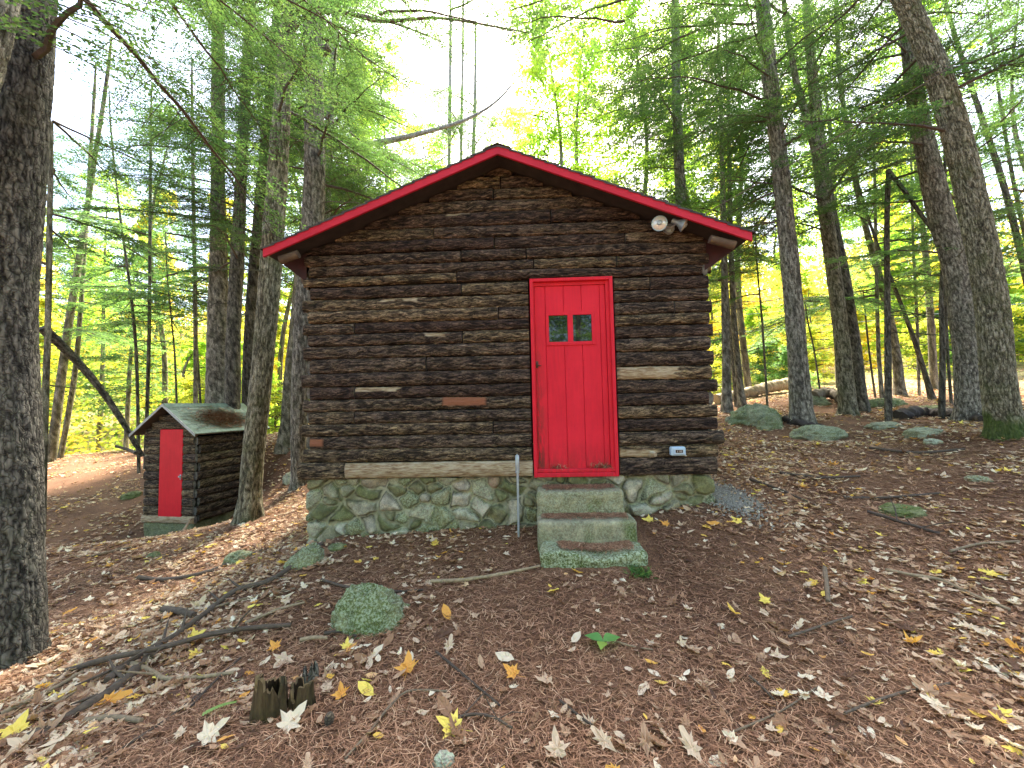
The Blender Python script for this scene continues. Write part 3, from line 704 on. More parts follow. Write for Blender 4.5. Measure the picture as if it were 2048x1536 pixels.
head(a[0] - u0, a[1] - z0, (-.25, -1, -.12), .078); head(b[0] - u0 + .06, b[1] - z0, (.85, -.25, -.5), .074)
# weatherproof outlet cover
u0, z0 = W(1349, 900)
ob = empty('outlet_box', cw_(u0, -.075, z0), 'pale blue-grey outlet cover on the lower logs right of the red door', 'outlet cover', rz=-YAW)
mb = MB(); box(mb, -.078, .074, -.045, .02, -.046, .046, bev=.012); mb.obj('cover', M['bluegrey'], ob, smooth=False)
mb = MB(); box(mb, -.05, .05, -.052, -.046, -.030, .032, bev=.002); mb.obj('flap', M['bluegrey'], ob, smooth=False)
mb = MB(); box(mb, -.035, .038, -.056, -.0525, -.014, .016); mb.obj('window', M['glass'], ob, smooth=False)
mb = MB()
for x in (-.018, .006, .022): tube(mb, [(x, -.0575, -.008), (x + .003, -.0575, .01)], [.004, .004], 8, 2)
box(mb, .06, .078, -.05, -.03, -.052, -.038, bev=.003)
mb.obj('socket', M['white_trim'], ob)
# galvanised post beside the steps
pu, pz = W(1037, 1050, 4.0); pt = W(1037, 910, 4.0)[1]
base = cw_(pu, -.25, gd(*cw_(pu, -.25, 0)[:2]))
po = empty('metal_post', base, 'thin grey metal post with a flat paddle top left of the stone steps', 'post', rz=-YAW)
hh = pt - base[2]
mb = MB(); tube(mb, [(0, 0, -.2), (.002, 0, hh - .13)], [.012, .012], 10, 2); mb.obj('pipe', M['galv'], po)
mb = MB(); box(mb, -.019, .021, -.008, .012, hh - .165, hh, bev=.008); tube(mb, [(0, 0, hh), (0, 0, hh + .012)], [.006, .005], 8, 2); tube(mb, [(0, 0, hh - .18), (0, 0, hh - .165)], [.022, .022], 12, 2); mb.obj('paddle', M['galv'], po)

# stone steps
def rock_box(mb, L, Dp, H, seed, sag=.0, rough=.02, mossf=None, lich=.3, tint=.45, n=(90, 26, 22)):
    """rough hewn block: subdivided cube faces pushed by noise"""
    def face(o, a, b, na, nb):
        ta = np.linspace(0, 1, na); tb = np.linspace(0, 1, nb); A_, B_ = np.meshgrid(ta, tb)
        return o + A_[..., None] * a + B_[..., None] * b, na, nb
    X_, Y_, Z_ = np.array([L, 0, 0]), np.array([0, Dp, 0]), np.array([0, 0, H]); o = np.array([-L / 2, 0, 0])
    for (oo, a, b, na, nb) in ((o, X_, Z_, n[0], n[2]), (o + Z_, X_, Y_, n[0], n[1]), (o + X_, Y_, Z_, n[1], n[2]), (o + Y_, Z_, Y_ * -1, n[2], n[1])):
        V, na, nb = face(oo, a, b, na, nb); V = V.reshape(-1, 3)
        d = np.stack([np.minimum(V[:, 0] + L / 2, L / 2 - V[:, 0]), np.minimum(V[:, 1], Dp - V[:, 1]) + 0, np.minimum(V[:, 2], H - V[:, 2])], 1)
        c = np.array([0, Dp / 2, H / 2]); 
        # round the edges
        h = np.array([L / 2, Dp / 2, H / 2]); q = (V - c); rad = .035; inner = np.clip(q, -(h - rad), h - rad); dv = q - inner; ln = np.linalg.norm(dv, axis=1)[:, None]
        q = inner + dv / np.maximum(ln, 1e-9) * np.minimum(ln, rad)
        V2 = q + c
        nzv = np.stack([fbm(V2 * 7 + k * 31, 4, seed + k) - .5 for k in range(3)], 1)
        nf = np.stack([fbm(V2 * 35 + k * 31, 2, seed + k) - .5 for k in range(3)], 1)
        V2 = V2 + nzv * rough * 2 * np.array([1.2, 1.5, 1]) + nf * rough * .35
        topw = np.clip((V2[:, 2] - H * .4) / (H * .6), 0, 1)
        V2[:, 2] -= sag * topw * np.exp(-((V2[:, 0] - .06) / (L * .24)) ** 2) * np.clip(1.4 - V2[:, 1] / Dp, 0, 1)
        mo = mossf(V2, H) if mossf else 0 * V2[:, 0]
        mb.add(V2, grid_faces(na, nb), 0, tint=np.full(len(V2), tint), mortar=0., moss=mo, lichen=np.full(len(V2), lich))
def mk_step(D, xa, xb, ytop, ybot, dep, seed, label, **kw):
    ua, zt = W(xa, ytop, D); ub, _ = W(xb, ytop, D); zb = W(xa, ybot, D)[1]; H = zt - zb + .12
    mb = MB(); rock_box(mb, ub - ua, dep, H, seed, **kw)
    o = mb.obj('stone_step', M['stone'], None); o.location = tuple(cw_((ua + ub) / 2, D - DW, zt - H)); o.rotation_euler = (0, 0, -YAW)
    return tag(o, label, 'step', 'stone steps below the cabin door'), zt
def moss1(V, H): n = fbm(V * 6, 3, 4); return np.clip((n - .52) * 5 + np.clip(V[:, 2] / H - .85, 0, 1) * 0, 0, .8)
def moss2(V, H): n = fbm(V * 5, 3, 14); return np.clip(np.clip(.42 - V[:, 2] / H, 0, 1) * 3 + (n - .5) * 3, 0, .95)
def moss3(V, H): n = fbm(V * 6, 3, 24); return np.clip((n - .5) * 4 + np.clip(.8 - V[:, 2] / H, 0, 1) * 1.1, 0, .95)
st = [mk_step(3.93, 1074, 1249, 984, 1030, .30, 21, 'top stone step, square block against the foundation below the red door', mossf=moss1, lich=.5, tint=.5, rough=.016),
      mk_step(3.68, 1075, 1276, 1044, 1088, .29, 22, 'middle stone step, plain grey sawn block with a mossy lower edge', mossf=moss2, lich=.35, tint=.6, rough=.007),
      mk_step(3.40, 1082, 1298, 1106, 1140, .30, 23, 'bottom stone step, sagging mossy slab with pale lichen, lowest and nearest', mossf=moss3, lich=.9, tint=.3, rough=.022, sag=.05)]
# ---------------------------------------------------------------- trees
def trunk_disp(seed, amp, fine, moss_h=0., gnd=0., flare=0.):
    def f(rr, L, th, r, dr, C):
        Lx, Tx = np.broadcast_arrays(L[:, None], th[None, :]); rad = r[:, None]
        q = np.stack([np.cos(Tx) * rad * fine, np.sin(Tx) * rad * fine, Lx * fine * .17 + seed], -1)
        q[..., 0] += (vnoise(np.stack([np.cos(Tx) * 2, np.sin(Tx) * 2, Lx * 3 + seed], -1), seed) - .5) * 1.5
        a = fbm(q, 3, seed); rid = 1 - np.clip(np.abs(a * 2 - 1) * 3.0, 0, 1)
        ridge = np.clip(.85 - rid * .85 + (vnoise(q * np.array([2.2, 2.2, 4.]), seed + 2) - .5) * .45, 0, 1)
        big = fbm(np.stack([np.cos(Tx) * 1.3, np.sin(Tx) * 1.3, Lx * 1.1 + seed], -1), 2, seed + 4) - .5
        rr = rr * (1 + big * .16) + (ridge - .6) * amp
        if flare:
            h = np.clip(1 - Lx / (flare * 2.2), 0, 1)
            lobes = .5 + .5 * np.cos(Tx * 4 + seed) + .4 * np.cos(Tx * 7 + seed * 2)
            rr = rr * (1 + h ** 2.2 * (.28 + .38 * lobes))
        mo = np.zeros_like(ridge)
        if moss_h: mo = np.clip((moss_h - Lx) / .12 + (fbm(np.stack([np.cos(Tx) * 2, np.sin(Tx) * 2, Lx * 6], -1), 2, 3) - .5) * 4, 0, .9)
        return rr, {'ridge': ridge, 'moss': mo}
    return f
def tree_pts(spec):
    """spec: list of (px, py, width_px, depth) from base upward -> points relative to base, radii"""
    pts, rad = [], []
    for (px, py, wd, d) in spec: p = P(px, py, d); pts.append(p); rad.append(.46 * wd / FPX * d * (1 / math.sqrt(1 + ((px - 1024) / FPX) ** 2)) * 1.0)
    return np.array(pts), np.array(rad)
# --- hemlock bough prototypes: local frame, grows along +X, flat spray in XY drooping in Z
def bough_mesh(name, L, seed, leafmat, dens=1., needle=.034, droop=.22, bare=.15):
    r = np.random.default_rng(seed); mb = MB(); n = 14
    t = np.linspace(0, 1, n); yb = np.cumsum(r.normal(0, .03, n)) * L * .25
    main = np.stack([t * L, yb, .10 * L * t - droop * L * t ** 2 + np.cumsum(r.normal(0, .012, n))], 1)
    tube(mb, main, np.linspace(.016 + L * .004, .003, n), 5, None, 0, None, False, tint=.35, ridge=.4)
    Pn, Dn, Nn, Ln = [], [], [], []
    ns = int(L / .085 * dens)
    for i in range(ns):
        tt = bare + (1 - bare) * (i + r.random()) / ns; base = np.array([np.interp(tt, t, main[:, k]) for k in range(3)])
        sd_ = 1 if i % 2 else -1; l2 = L * (.40 * (1 - tt) ** .8 + .07) * r.uniform(.55, 1.1)
        ang = r.uniform(.75, 1.15) * sd_; d2 = np.array([math.cos(ang), math.sin(ang), r.uniform(-.28, .1)])
        m = 6; s = np.linspace(0, 1, m)[:, None]; tw = base + d2 * l2 * s + np.array([0, 0, -1]) * (s ** 2) * l2 * r.uniform(.1, .4)
        tube(mb, tw, np.linspace(.005, .0015, m), 3, None, 0, None, False, tint=.3, ridge=.4)
        n3 = max(3, int(l2 / .04))
        u = (np.arange(n3) + r.random(n3)) / n3; b3 = np.stack([np.interp(u, s[:, 0], tw[:, k]) for k in range(3)], 1)
        l3 = (.05 + .13 * (1 - u)) * r.uniform(.5, 1.1, n3); a3 = ang + np.where(np.arange(n3) % 2, 1, -1) * r.uniform(.6, 1.1, n3)
        d3 = np.stack([np.cos(a3), np.sin(a3), r.uniform(-.35, .1, n3)], 1)
        for j in range(n3):
            nn = max(3, int(l3[j] / .013)); v = np.linspace(.05, 1, nn)[:, None]
            Pn.append(b3[j] + d3[j] * l3[j] * v + r.normal(0, .006, (nn, 3)))
            a4 = a3[j] + np.where(np.arange(nn) % 2, 1, -1) * r.uniform(.5, 1.2, nn)
            Dn.append(np.stack([np.cos(a4), np.sin(a4), r.uniform(-.4, .25, nn)], 1)); Nn.append(r.uniform(-1, 1, nn)); Ln.append(needle * r.uniform(.7, 1.3, nn))
    Pn = np.concatenate(Pn); Dn = np.concatenate(Dn); roll = np.concatenate(Nn); Ln = np.concatenate(Ln)[:, None]
    side = np.cross(Dn, [0, 0, 1]); side /= np.linalg.norm(side, axis=1)[:, None]; side = side + np.array([0, 0, 1]) * roll[:, None] * .9; side /= np.linalg.norm(side, axis=1)[:, None]
    w_ = Ln * .26
    V = np.stack([Pn, Pn + Dn * Ln * .5 + side * w_, Pn + Dn * Ln, Pn + Dn * Ln * .5 - side * w_], 1).reshape(-1, 3)
    k = len(Pn); F = np.arange(k * 4).reshape(k, 4)
    tv = np.clip(.45 + (fbm(Pn * 5, 2, seed) - .5) * 1.2 + r.normal(0, .14, k), 0, 1)
    mb.add(V, F, 1, tint=np.repeat(tv, 4), ridge=.5)
    return mb.mesh(name, [M['twig'], leafmat], False)
BOUGH = [bough_mesh('bough', L, 100 + i, M['hemlock'] if i % 3 else M['hemlock_light'], droop=dr) for i, (L, dr) in enumerate([(2.6, .2), (3.2, .28), (2.2, .15), (3.6, .25), (2.9, .32), (2.4, .22)])]
LOW = [bough_mesh('bough', L, 140 + i, M['teal_leaf'] if i == 0 else M['hemlock_light'], droop=.2, dens=.7, needle=.05) for i, L in enumerate([2.6, 3.2])]
def dead_branch(mb, p0, dv, L, r0, rg_, mat=0):
    n = 7; t = np.linspace(0, 1, n)[:, None]; dv = np.array(dv, float) / np.linalg.norm(dv)
    C = p0 + dv * L * t + np.cumsum(rg_.normal(0, .02 * L, (n, 3)), 0) + np.array([0, 0, -1]) * (t ** 2) * L * rg_.uniform(-.1, .3)
    tube(mb, C, np.linspace(r0, r0 * .25, n), 5, None, mat, None, False, ridge=.35, moss=0., tint=.3)
    for _ in range(int(L * 3)):
        k = rg_.integers(2, n - 1); d2 = dv + rg_.normal(0, .6, 3); d2[2] -= .1; d2 /= np.linalg.norm(d2); l2 = L * rg_.uniform(.15, .4)
        tube(mb, [C[k], C[k] + d2 * l2 * .5 + rg_.normal(0, .01, 3), C[k] + d2 * l2 + np.array([0, 0, -.05 * l2])], [r0 * .4, r0 * .3, r0 * .12], 4, None, mat, None, False, ridge=.35, moss=0., tint=.3)
def make_tree(name, label, spec, bark='bark', seg=28, step=.035, amp=.012, fine=42, boughs=(), group=None, moss_h=0., flare=.5, seed=1, extend=5., dead=0, dead_z=(1.2, 4.5), cat='tree', protos=None, fork=None, bscale=1., hang=(), stub=()):
    pts, rad = tree_pts(spec)
    g = gd(pts[0][0], pts[0][1]); 
    pts = pts.copy(); d0 = pts[1] - pts[0]; pts[0] = [pts[0][0], pts[0][1], min(pts[0][2], g) - .15]
    if extend:
        d = pts[-1] - pts[-2]; d /= np.linalg.norm(d); d = d * .6 + np.array([0, 0, .4]); pts = np.vstack([pts, pts[-1] + d * extend]); rad = np.r_[rad, rad[-1] * .55]
    base = pts[0] + np.array([0, 0, .15]); rel = pts - base
    t = empty(name, base, label, cat, group)
    Lt = np.linalg.norm(np.diff(rel, axis=0), axis=1).sum()
    mb = MB(); tube(mb, rel, rad, seg, max(12, int(Lt / step)), 0, trunk_disp(seed, amp, fine, moss_h, flare=flare), cap=True)
    C, rr = smooth_path(rel, rad, 60)
    rg_ = np.random.default_rng(seed + 500)
    zz = C[:, 2] + base[2]
    for _ in range(dead):
        i = int(np.argmin(abs(zz - rg_.uniform(*dead_z)))); a = rg_.uniform(0, 2 * np.pi)
        dead_branch(mb, C[i], [math.cos(a), math.sin(a), rg_.uniform(-.25, .3)], rg_.uniform(.4, 1.5), rg_.uniform(.008, .016), rg_)
    for (px, py, ln, dx, dz, r0) in stub:
        q = P(px, py, base[1] + C[int(np.argmin(abs(zz - P(px, py, base[1])[2])))][1]) - base
        tube(mb, [q, q + np.array([dx, -.05, dz]) * ln * .5, q + np.array([dx, -.1, dz + .1]) * ln], [r0 * 1.2, r0, r0 * .8], 10, 6, ridge=.3, moss=0.)
    mb.obj('trunk', M[bark], t)
    if fork is not None:
        for (spec2, nm) in fork:
            p2, r2 = tree_pts(spec2); mb = MB()
            tube(mb, p2 - base, r2, 14, max(10, int(np.linalg.norm(np.diff(p2, axis=0), axis=1).sum() / .06)), 0, trunk_disp(seed + 3, amp * .6, fine)); mb.obj(nm, M[bark], t)
    for (px, py, d_, az, sc) in hang:
        o = bpy.data.objects.new('bough', BOUGH[int(rg_.integers(len(BOUGH)))]); link(o, t); o.location = tuple(P(px, py, d_) - base); o.rotation_euler = (rg_.uniform(-.2, .2), rg_.uniform(-.1, .2), az); o.scale = (sc,) * 3
    # boughs: (z_world, azimuth, scale, proto)
    n, zlo, zhi, azc, azs = boughs if boughs else (0, 0, 0, 0, 0)
    for k in range(n):
        z = zlo + (zhi - zlo) * (k + rg_.random()) / n; i = int(np.argmin(abs(zz - z))); az = azc + rg_.uniform(-azs, azs)
        me = (protos or BOUGH)[rg_.integers(len(protos or BOUGH))]
        o = bpy.data.objects.new('bough', me); link(o, t); o.location = tuple(C[i]); s = rg_.uniform(.7, 1.15) * bscale
        o.rotation_euler = (rg_.uniform(-.25, .25), rg_.uniform(-.22, .22), az); o.scale = (s, s, s)
    return t, base, C
PI = math.pi
# main trunks, base upward: (px, py, width, depth)
make_tree('leaning_trunk_tree', 'lichen grey trunk cut off by the top left corner, leaning right', [(-460, 1150, 130, 2.6), (-230, 700, 130, 2.55), (-70, 220, 135, 2.5), (0, -60, 120, 2.5)], 'bark_grey', 48, .02, .014, 30, (3, 4.8, 6.5, 1.2, 1.6), extend=4, seed=3, bscale=.8)
make_tree('hemlock_tree', 'massive dark furrowed trunk filling the left edge of the picture', [(12, 1335, 205, 2.85), (14, 1000, 172, 2.85), (5, 640, 172, 2.85), (38, 250, 142, 2.85), (60, 0, 128, 2.85)], 'bark_plate', 110, .011, .010, 60, (6, 4.2, 7.5, .6, 1.2), extend=4, seed=4, flare=.15)
make_tree('hemlock_tree', 'tall straight grey trunk rising right behind the little shed roof', [(440, 900, 66, 9.8), (438, 700, 56, 9.8), (436, 400, 34, 9.8), (437, 0, 30, 9.8)], 'bark', 34, .05, .014, 36, (18, 5.5, 12.5, 0, PI), seed=5, dead=10, dead_z=(3, 7), extend=3)
make_tree('hemlock_tree', 'slimmer dark trunk with dead side twigs, close right of the tall grey one', [(466, 890, 40, 9.2), (466, 700, 36, 9.2), (478, 450, 30, 9.2), (487, 250, 26, 9.2), (503, 0, 24, 9.2)], 'bark_dark', 30, .05, .012, 38, (24, 5, 11.5, 0, PI), seed=6, dead=22, dead_z=(2.5, 9), extend=3)
make_tree('hemlock_tree', 'reddish brown trunk half hidden behind the mottled leaning trunk beside the shed', [(498, 900, 34, 10.5), (500, 700, 32, 10.5), (517, 450, 28, 10.5), (540, 200, 24, 10.5), (556, 0, 20, 10.5)], 'bark_dark', 24, .06, .012, 38, (20, 6, 12, 0, PI), seed=7, extend=3)
make_tree('hemlock_tree', 'mottled trunk leaning right in front of the shed corner, flared at its foot', [(498, 1033, 56, 6.3), (503, 960, 50, 6.3), (528, 700, 50, 6.3), (551, 400, 48, 6.3), (570, 130, 36, 6.3), (582, 0, 33, 6.3)], 'bark_olive', 60, .02, .012, 40, (6, 6.0, 9, 0, PI), seed=8, flare=.3, extend=4, dead=6, dead_z=(3.5, 7), hang=[(600, 25, 6.3, .1, 1.), (760, 30, 6.2, -.2, .8), (900, 20, 6.1, -.5, .6)],
          fork=[([(580, 22, 11, 6.3), (680, 24, 9, 6.2), (760, 42, 8, 6.15), (870, 36, 6, 6.1), (960, 48, 5, 6.05), (1060, 66, 3, 6.0)], 'limb')])
make_tree('hemlock_tree', 'trunk hugging the left wall of the cabin, with a broken stub near its top', [(598, 968, 34, 7.6), (600, 800, 40, 7.6), (612, 600, 46, 7.6), (628, 400, 50, 7.6), (628, 180, 44, 7.6), (622, 0, 42, 7.6)], 'bark', 46, .03, .014, 38, (16, 6.0, 10, 0.3, PI), seed=9, flare=.2, dead=8, dead_z=(4, 8), extend=4, stub=[(638, 105, .22, 1, .3, .09)])
make_tree('hemlock_tree', 'leaning trunk base seen just left of the cabin, behind the trunk on its wall', [(574, 892, 38, 9.4), (584, 760, 36, 9.4), (603, 560, 32, 9.4), (625, 300, 26, 9.4), (640, 0, 22, 9.4)], 'bark_olive', 26, .06, .012, 38, (26, 6.0, 12, 0, PI), seed=10, extend=3)
make_tree('maple_tree', 'slender crooked trunk above the left roof slope, carrying a long pale limb to the right', [(650, 800, 30, 10), (652, 430, 22, 10), (662, 200, 18, 10), (672, 0, 16, 10)], 'birch', 20, .07, .008, 40, (14, 6.2, 11, .2, 1.6), seed=11, extend=3, dead=8, dead_z=(6, 11),
          fork=[([(655, 300, 12, 10), (760, 285, 13, 10.3), (860, 262, 9, 10.7), (930, 240, 7, 10.9), (990, 205, 5, 11.1), (1040, 150, 3, 11.3)], 'limb')])
for (a, b, lab, sd) in (((908, 700, 10, 19), (901, 100, 8, 19), 'leftmost of three thin pale bare trunks above the roof ridge', 12), ((930, 700, 8, 20), (926, 60, 6, 20), 'middle one of three thin pale bare trunks above the roof ridge', 13), ((952, 700, 11, 18), (950, 200, 8, 18), 'rightmost of three thin pale bare trunks above the roof ridge', 14)):
    make_tree('birch_tree', lab, [a, ((a[0] + b[0]) / 2 - 6, 400, a[2] * .8, a[3]), b], 'birch', 10, .12, .004, 20, (9, 12.5, 18, 0, PI), 'thin pale trunks behind the cabin', seed=sd, extend=4, dead=7, dead_z=(9, 20))
make_tree('hemlock_tree', 'pale trunk with dead side branches behind the right half of the cabin roof', [(1372, 850, 30, 12), (1362, 420, 25, 12), (1353, 200, 21, 12), (1350, 0, 18, 12)], 'bark_grey', 22, .07, .012, 38, (34, 5.5, 14, 2.6, 1.8), seed=15, extend=4, dead=14, dead_z=(4, 10))
make_tree('hemlock_tree', 'dark straight trunk standing before the mossy boulder, nearest right of the cabin', [(1604, 840, 56, 8.6), (1594, 700, 46, 8.6), (1577, 500, 42, 8.6), (1560, 330, 39, 8.6), (1543, 180, 36, 8.6), (1524, 0, 33, 8.6)], 'bark', 50, .03, .012, 38, (24, 5.4, 11.5, 2.6, 2.4), seed=16, flare=.25, dead=14, dead_z=(4, 9), extend=4, hang=[(1530, 60, 8.6, 2.9, 1.1), (1530, 20, 8.6, 3.3, 1.1), (1450, -20, 8.2, 3.1, 1.1), (1300, -10, 7.6, 3.0, 1.), (1250, 40, 8, 3.4, .9), (1400, 60, 8.4, 2.7, .9), (1150, -20, 7.8, 3.0, .8)])
make_tree('hemlock_tree', 'grey trunk splitting into two stems high up, second to the right of the cabin', [(1697, 825, 44, 9.8), (1680, 650, 36, 9.8), (1655, 450, 34, 9.8), (1640, 330, 32, 9.8), (1626, 180, 22, 9.8), (1612, 0, 18, 9.8)], 'bark_olive', 40, .04, .01, 40, (18, 5.6, 12, 0, PI), seed=17, flare=.25, dead=16, dead_z=(3, 8), extend=4,
          fork=[([(1640, 330, 26, 9.8), (1612, 230, 20, 9.8), (1592, 160, 16, 9.8), (1575, 60, 13, 9.8), (1560, -60, 11, 9.8)], 'limb')])
make_tree('oak_tree', 'dark leaning trunk with a pale scar at its foot, behind the forked grey one', [(1722, 818, 34, 10.3), (1712, 720, 32, 10.4), (1690, 560, 26, 10.6), (1660, 400, 20, 10.8), (1635, 200, 16, 11)], 'bark_dark', 26, .06, .012, 38, (8, 8, 11, 0, PI), seed=18, extend=4)
make_tree('snapped_sapling', 'slim dark sapling snapped off at the top, its broken tip hanging to the right', [(1776, 838, 19, 8.4), (1775, 600, 15, 8.4), (1774, 450, 14, 8.4), (1777, 342, 13, 8.4)], 'bark_dark', 16, .05, .006, 40, (), seed=19, flare=.1, extend=0, dead=9, dead_z=(2.0, 5.5),
          fork=[([(1775, 340, 13, 8.4), (1800, 370, 12, 8.3), (1850, 440, 11, 8.1), (1895, 500, 9, 7.9), (1940, 565, 7, 7.7)], 'broken_top')])
make_tree('maple_tree', 'gently curved slim trunk leaning left behind the snapped sapling', [(1800, 796, 28, 12.5), (1790, 690, 22, 12.5), (1768, 590, 18, 12.5), (1728, 440, 15, 12.5), (1700, 300, 13, 12.5), (1680, 150, 11, 12.5), (1672, 0, 10, 12.5)], 'bark', 18, .08, .008, 38, (18, 6, 14, 0, PI), seed=20, extend=3, protos=LOW)
make_tree('maple_tree', 'thin bent stem slanting from the rocks up to the left behind the snapped sapling', [(1868, 802, 16, 11.5), (1835, 700, 13, 11.5), (1795, 590, 10, 11.5), (1755, 490, 8, 11.5), (1720, 380, 6, 11.5)], 'bark_dark', 12, .1, .005, 38, (6, 5, 8, 0, PI), seed=21, extend=2, protos=LOW)
make_tree('oak_tree', 'thick rough trunk leaning left behind the mossy-footed one on the right', [(1938, 836, 70, 7.4), (1932, 700, 62, 7.4), (1908, 520, 64, 7.4), (1880, 420, 62, 7.4), (1845, 270, 50, 7.4), (1822, 130, 38, 7.4), (1808, 0, 34, 7.4)], 'bark', 70, .02, .013, 52, (18, 5.5, 10.5, 0, PI), seed=22, flare=.2, dead=6, dead_z=(4, 8), extend=4)
make_tree('oak_tree', 'big furrowed trunk with a mossy green foot, bowing left across the top right', [(2014, 864, 102, 5.7), (1998, 780, 86, 5.7), (1986, 620, 80, 5.7), (1955, 450, 74, 5.7), (1912, 270, 68, 5.7), (1872, 140, 62, 5.7), (1830, 40, 56, 5.7), (1790, -40, 52, 5.7)], 'bark_olive', 110, .013, .016, 58, (10, 5.5, 8.5, 1.2, 2), seed=23, flare=.18, moss_h=.42, extend=4)
make_tree('maple_tree', 'slim dark trunk leaning left at the far right edge, beyond the mossy-footed one', [(2100, 820, 24, 11), (2062, 600, 20, 11), (2010, 380, 17, 11), (1965, 240, 15, 11), (1925, 120, 13, 11), (1890, 0, 11, 11)], 'bark_dark', 18, .08, .008, 38, (18, 5, 12, 0, PI), seed=24, extend=3)
make_tree('maple_tree', 'thin stem leaning left, the outermost at the right edge', [(2120, 800, 16, 12), (2070, 560, 13, 12), (2030, 380, 11, 12), (2000, 200, 9, 12)], 'bark_dark', 12, .1, .006, 38, (10, 5, 12, 0, PI), seed=25, extend=3, protos=LOW)
for i, (spec, lab) in enumerate([
    ([(1453, 800, 22, 11.5), (1450, 600, 17, 11.5), (1446, 420, 13, 11.5), (1441, 200, 9, 11.5)], 'left one of a tight pair of thin trunks just off the cabin right wall'),
    ([(1484, 798, 17, 12), (1468, 640, 14, 12), (1462, 500, 12, 12), (1457, 220, 8, 12)], 'right one of a tight pair of thin trunks just off the cabin right wall'),
    ([(1474, 798, 11, 12.6), (1462, 690, 10, 12.6), (1452, 560, 9, 12.6), (1447, 400, 7, 12.6)], 'thinnest stem squeezed between the pair of trunks off the cabin right wall')]):
    make_tree('young_hemlock_tree', lab, spec, 'bark', 14, .08, .006, 40, (16 if i < 2 else 5, 5.0 if i < 2 else 5, 13, 0, PI), seed=30 + i, extend=3, dead=26 if i < 2 else 6, dead_z=(2.2, 6.5), protos=LOW)
for i, (spec, lab, bk, dd) in enumerate([
    ([(102, 905, 26, 14), (130, 700, 22, 14), (158, 520, 18, 14), (180, 380, 14, 14), (215, 150, 10, 14)], 'pale olive trunk leaning right in the gap beside the massive left trunk', 'bark_olive', 6),
    ([(120, 905, 15, 14.5), (148, 760, 14, 14.5), (160, 640, 12, 14.5), (170, 480, 11, 14.5), (188, 200, 9, 14.5)], 'thin twin leaning with the pale olive trunk, a little to its right', 'bark_olive', 6),
    ([(90, 940, 18, 7), (92, 760, 18, 7), (96, 650, 17, 7), (100, 400, 15, 7)], 'brown stem peeping out along the right side of the massive left trunk', 'bark_olive', 2),
    ([(281, 850, 9, 12), (272, 700, 8, 12), (258, 560, 7, 12), (240, 430, 6, 12), (222, 260, 5, 12)], 'slender crooked sapling left of the shed roof peak', 'bark_dark', 16),
    ([(293, 850, 10, 12.4), (298, 680, 9, 12.4), (300, 480, 8, 12.4), (302, 250, 6, 12.4)], 'slender straight sapling right beside the crooked one over the shed', 'bark_dark', 14),
    ([(393, 860, 12, 12.6), (391, 640, 10, 12.6), (388, 480, 9, 12.6), (384, 200, 7, 12.6)], 'thin straight stem just left of the tall grey trunk', 'bark', 14),
    ([(408, 850, 6, 12.8), (396, 720, 5, 12.8), (388, 620, 5, 12.8)], 'thread-thin sapling leaning away from the tall grey trunk', 'bark_dark', 4),
    ([(360, 850, 6, 12), (350, 720, 5, 12), (343, 640, 4, 12), (335, 560, 3, 12)], 'thread-thin sapling between the shed peak and the tall grey trunk', 'bark_dark', 4),
    ([(1534, 796, 6, 12), (1524, 640, 5, 12), (1515, 540, 4, 12), (1508, 430, 3, 12)], 'thread-thin dark sapling left of the dark straight trunk by the boulder', 'bark_dark', 8),
    ([(1643, 795, 5, 12.4), (1628, 700, 4, 12.4), (1615, 640, 4, 12.4)], 'thread-thin sapling between the boulder trunk and the forked trunk', 'bark_dark', 6),
    ([(1752, 800, 6, 12.2), (1738, 700, 5, 12.2), (1730, 620, 4, 12.2)], 'wispy sapling right of the scarred trunk', 'bark_dark', 6),
    ([(1764, 795, 12, 11.6), (1757, 700, 10, 11.6), (1752, 500, 9, 11.6), (1748, 300, 6, 11.6)], 'straight thin stem just left of the snapped sapling', 'bark', 10),
    ([(1838, 790, 8, 12.5), (1834, 640, 8, 12.5), (1826, 480, 7, 12.5), (1822, 300, 5, 12.5)], 'upright thin stem between the snapped sapling and the thick rough trunk', 'bark', 14),
    ([(1880, 815, 18, 8.2), (1885, 700, 15, 8.2), (1883, 600, 13, 8.2), (1888, 480, 11, 8.2), (1890, 300, 9, 8.2)], 'straight dark stem close left of the thick rough trunk', 'bark_dark', 12),
    ([(1902, 800, 9, 10.5), (1895, 700, 8, 10.5), (1890, 560, 7, 10.5)], 'thin sapling at the foot of the thick rough trunk', 'bark_dark', 8),
    ([(1922, 798, 9, 10.8), (1908, 700, 8, 10.8), (1894, 600, 6, 10.8)], 'thin sapling leaning left at the foot of the thick rough trunk', 'bark_dark', 8)]):
    make_tree('sapling', lab, spec, bk, 10, .1, .004, 30, (7 if i < 8 else 4, 4.2, 8, 0, PI), 'young trees in the background', seed=50 + i, extend=1.5 if len(spec) > 3 else .6, dead=dd, dead_z=(1.5, 6), protos=LOW, flare=0)

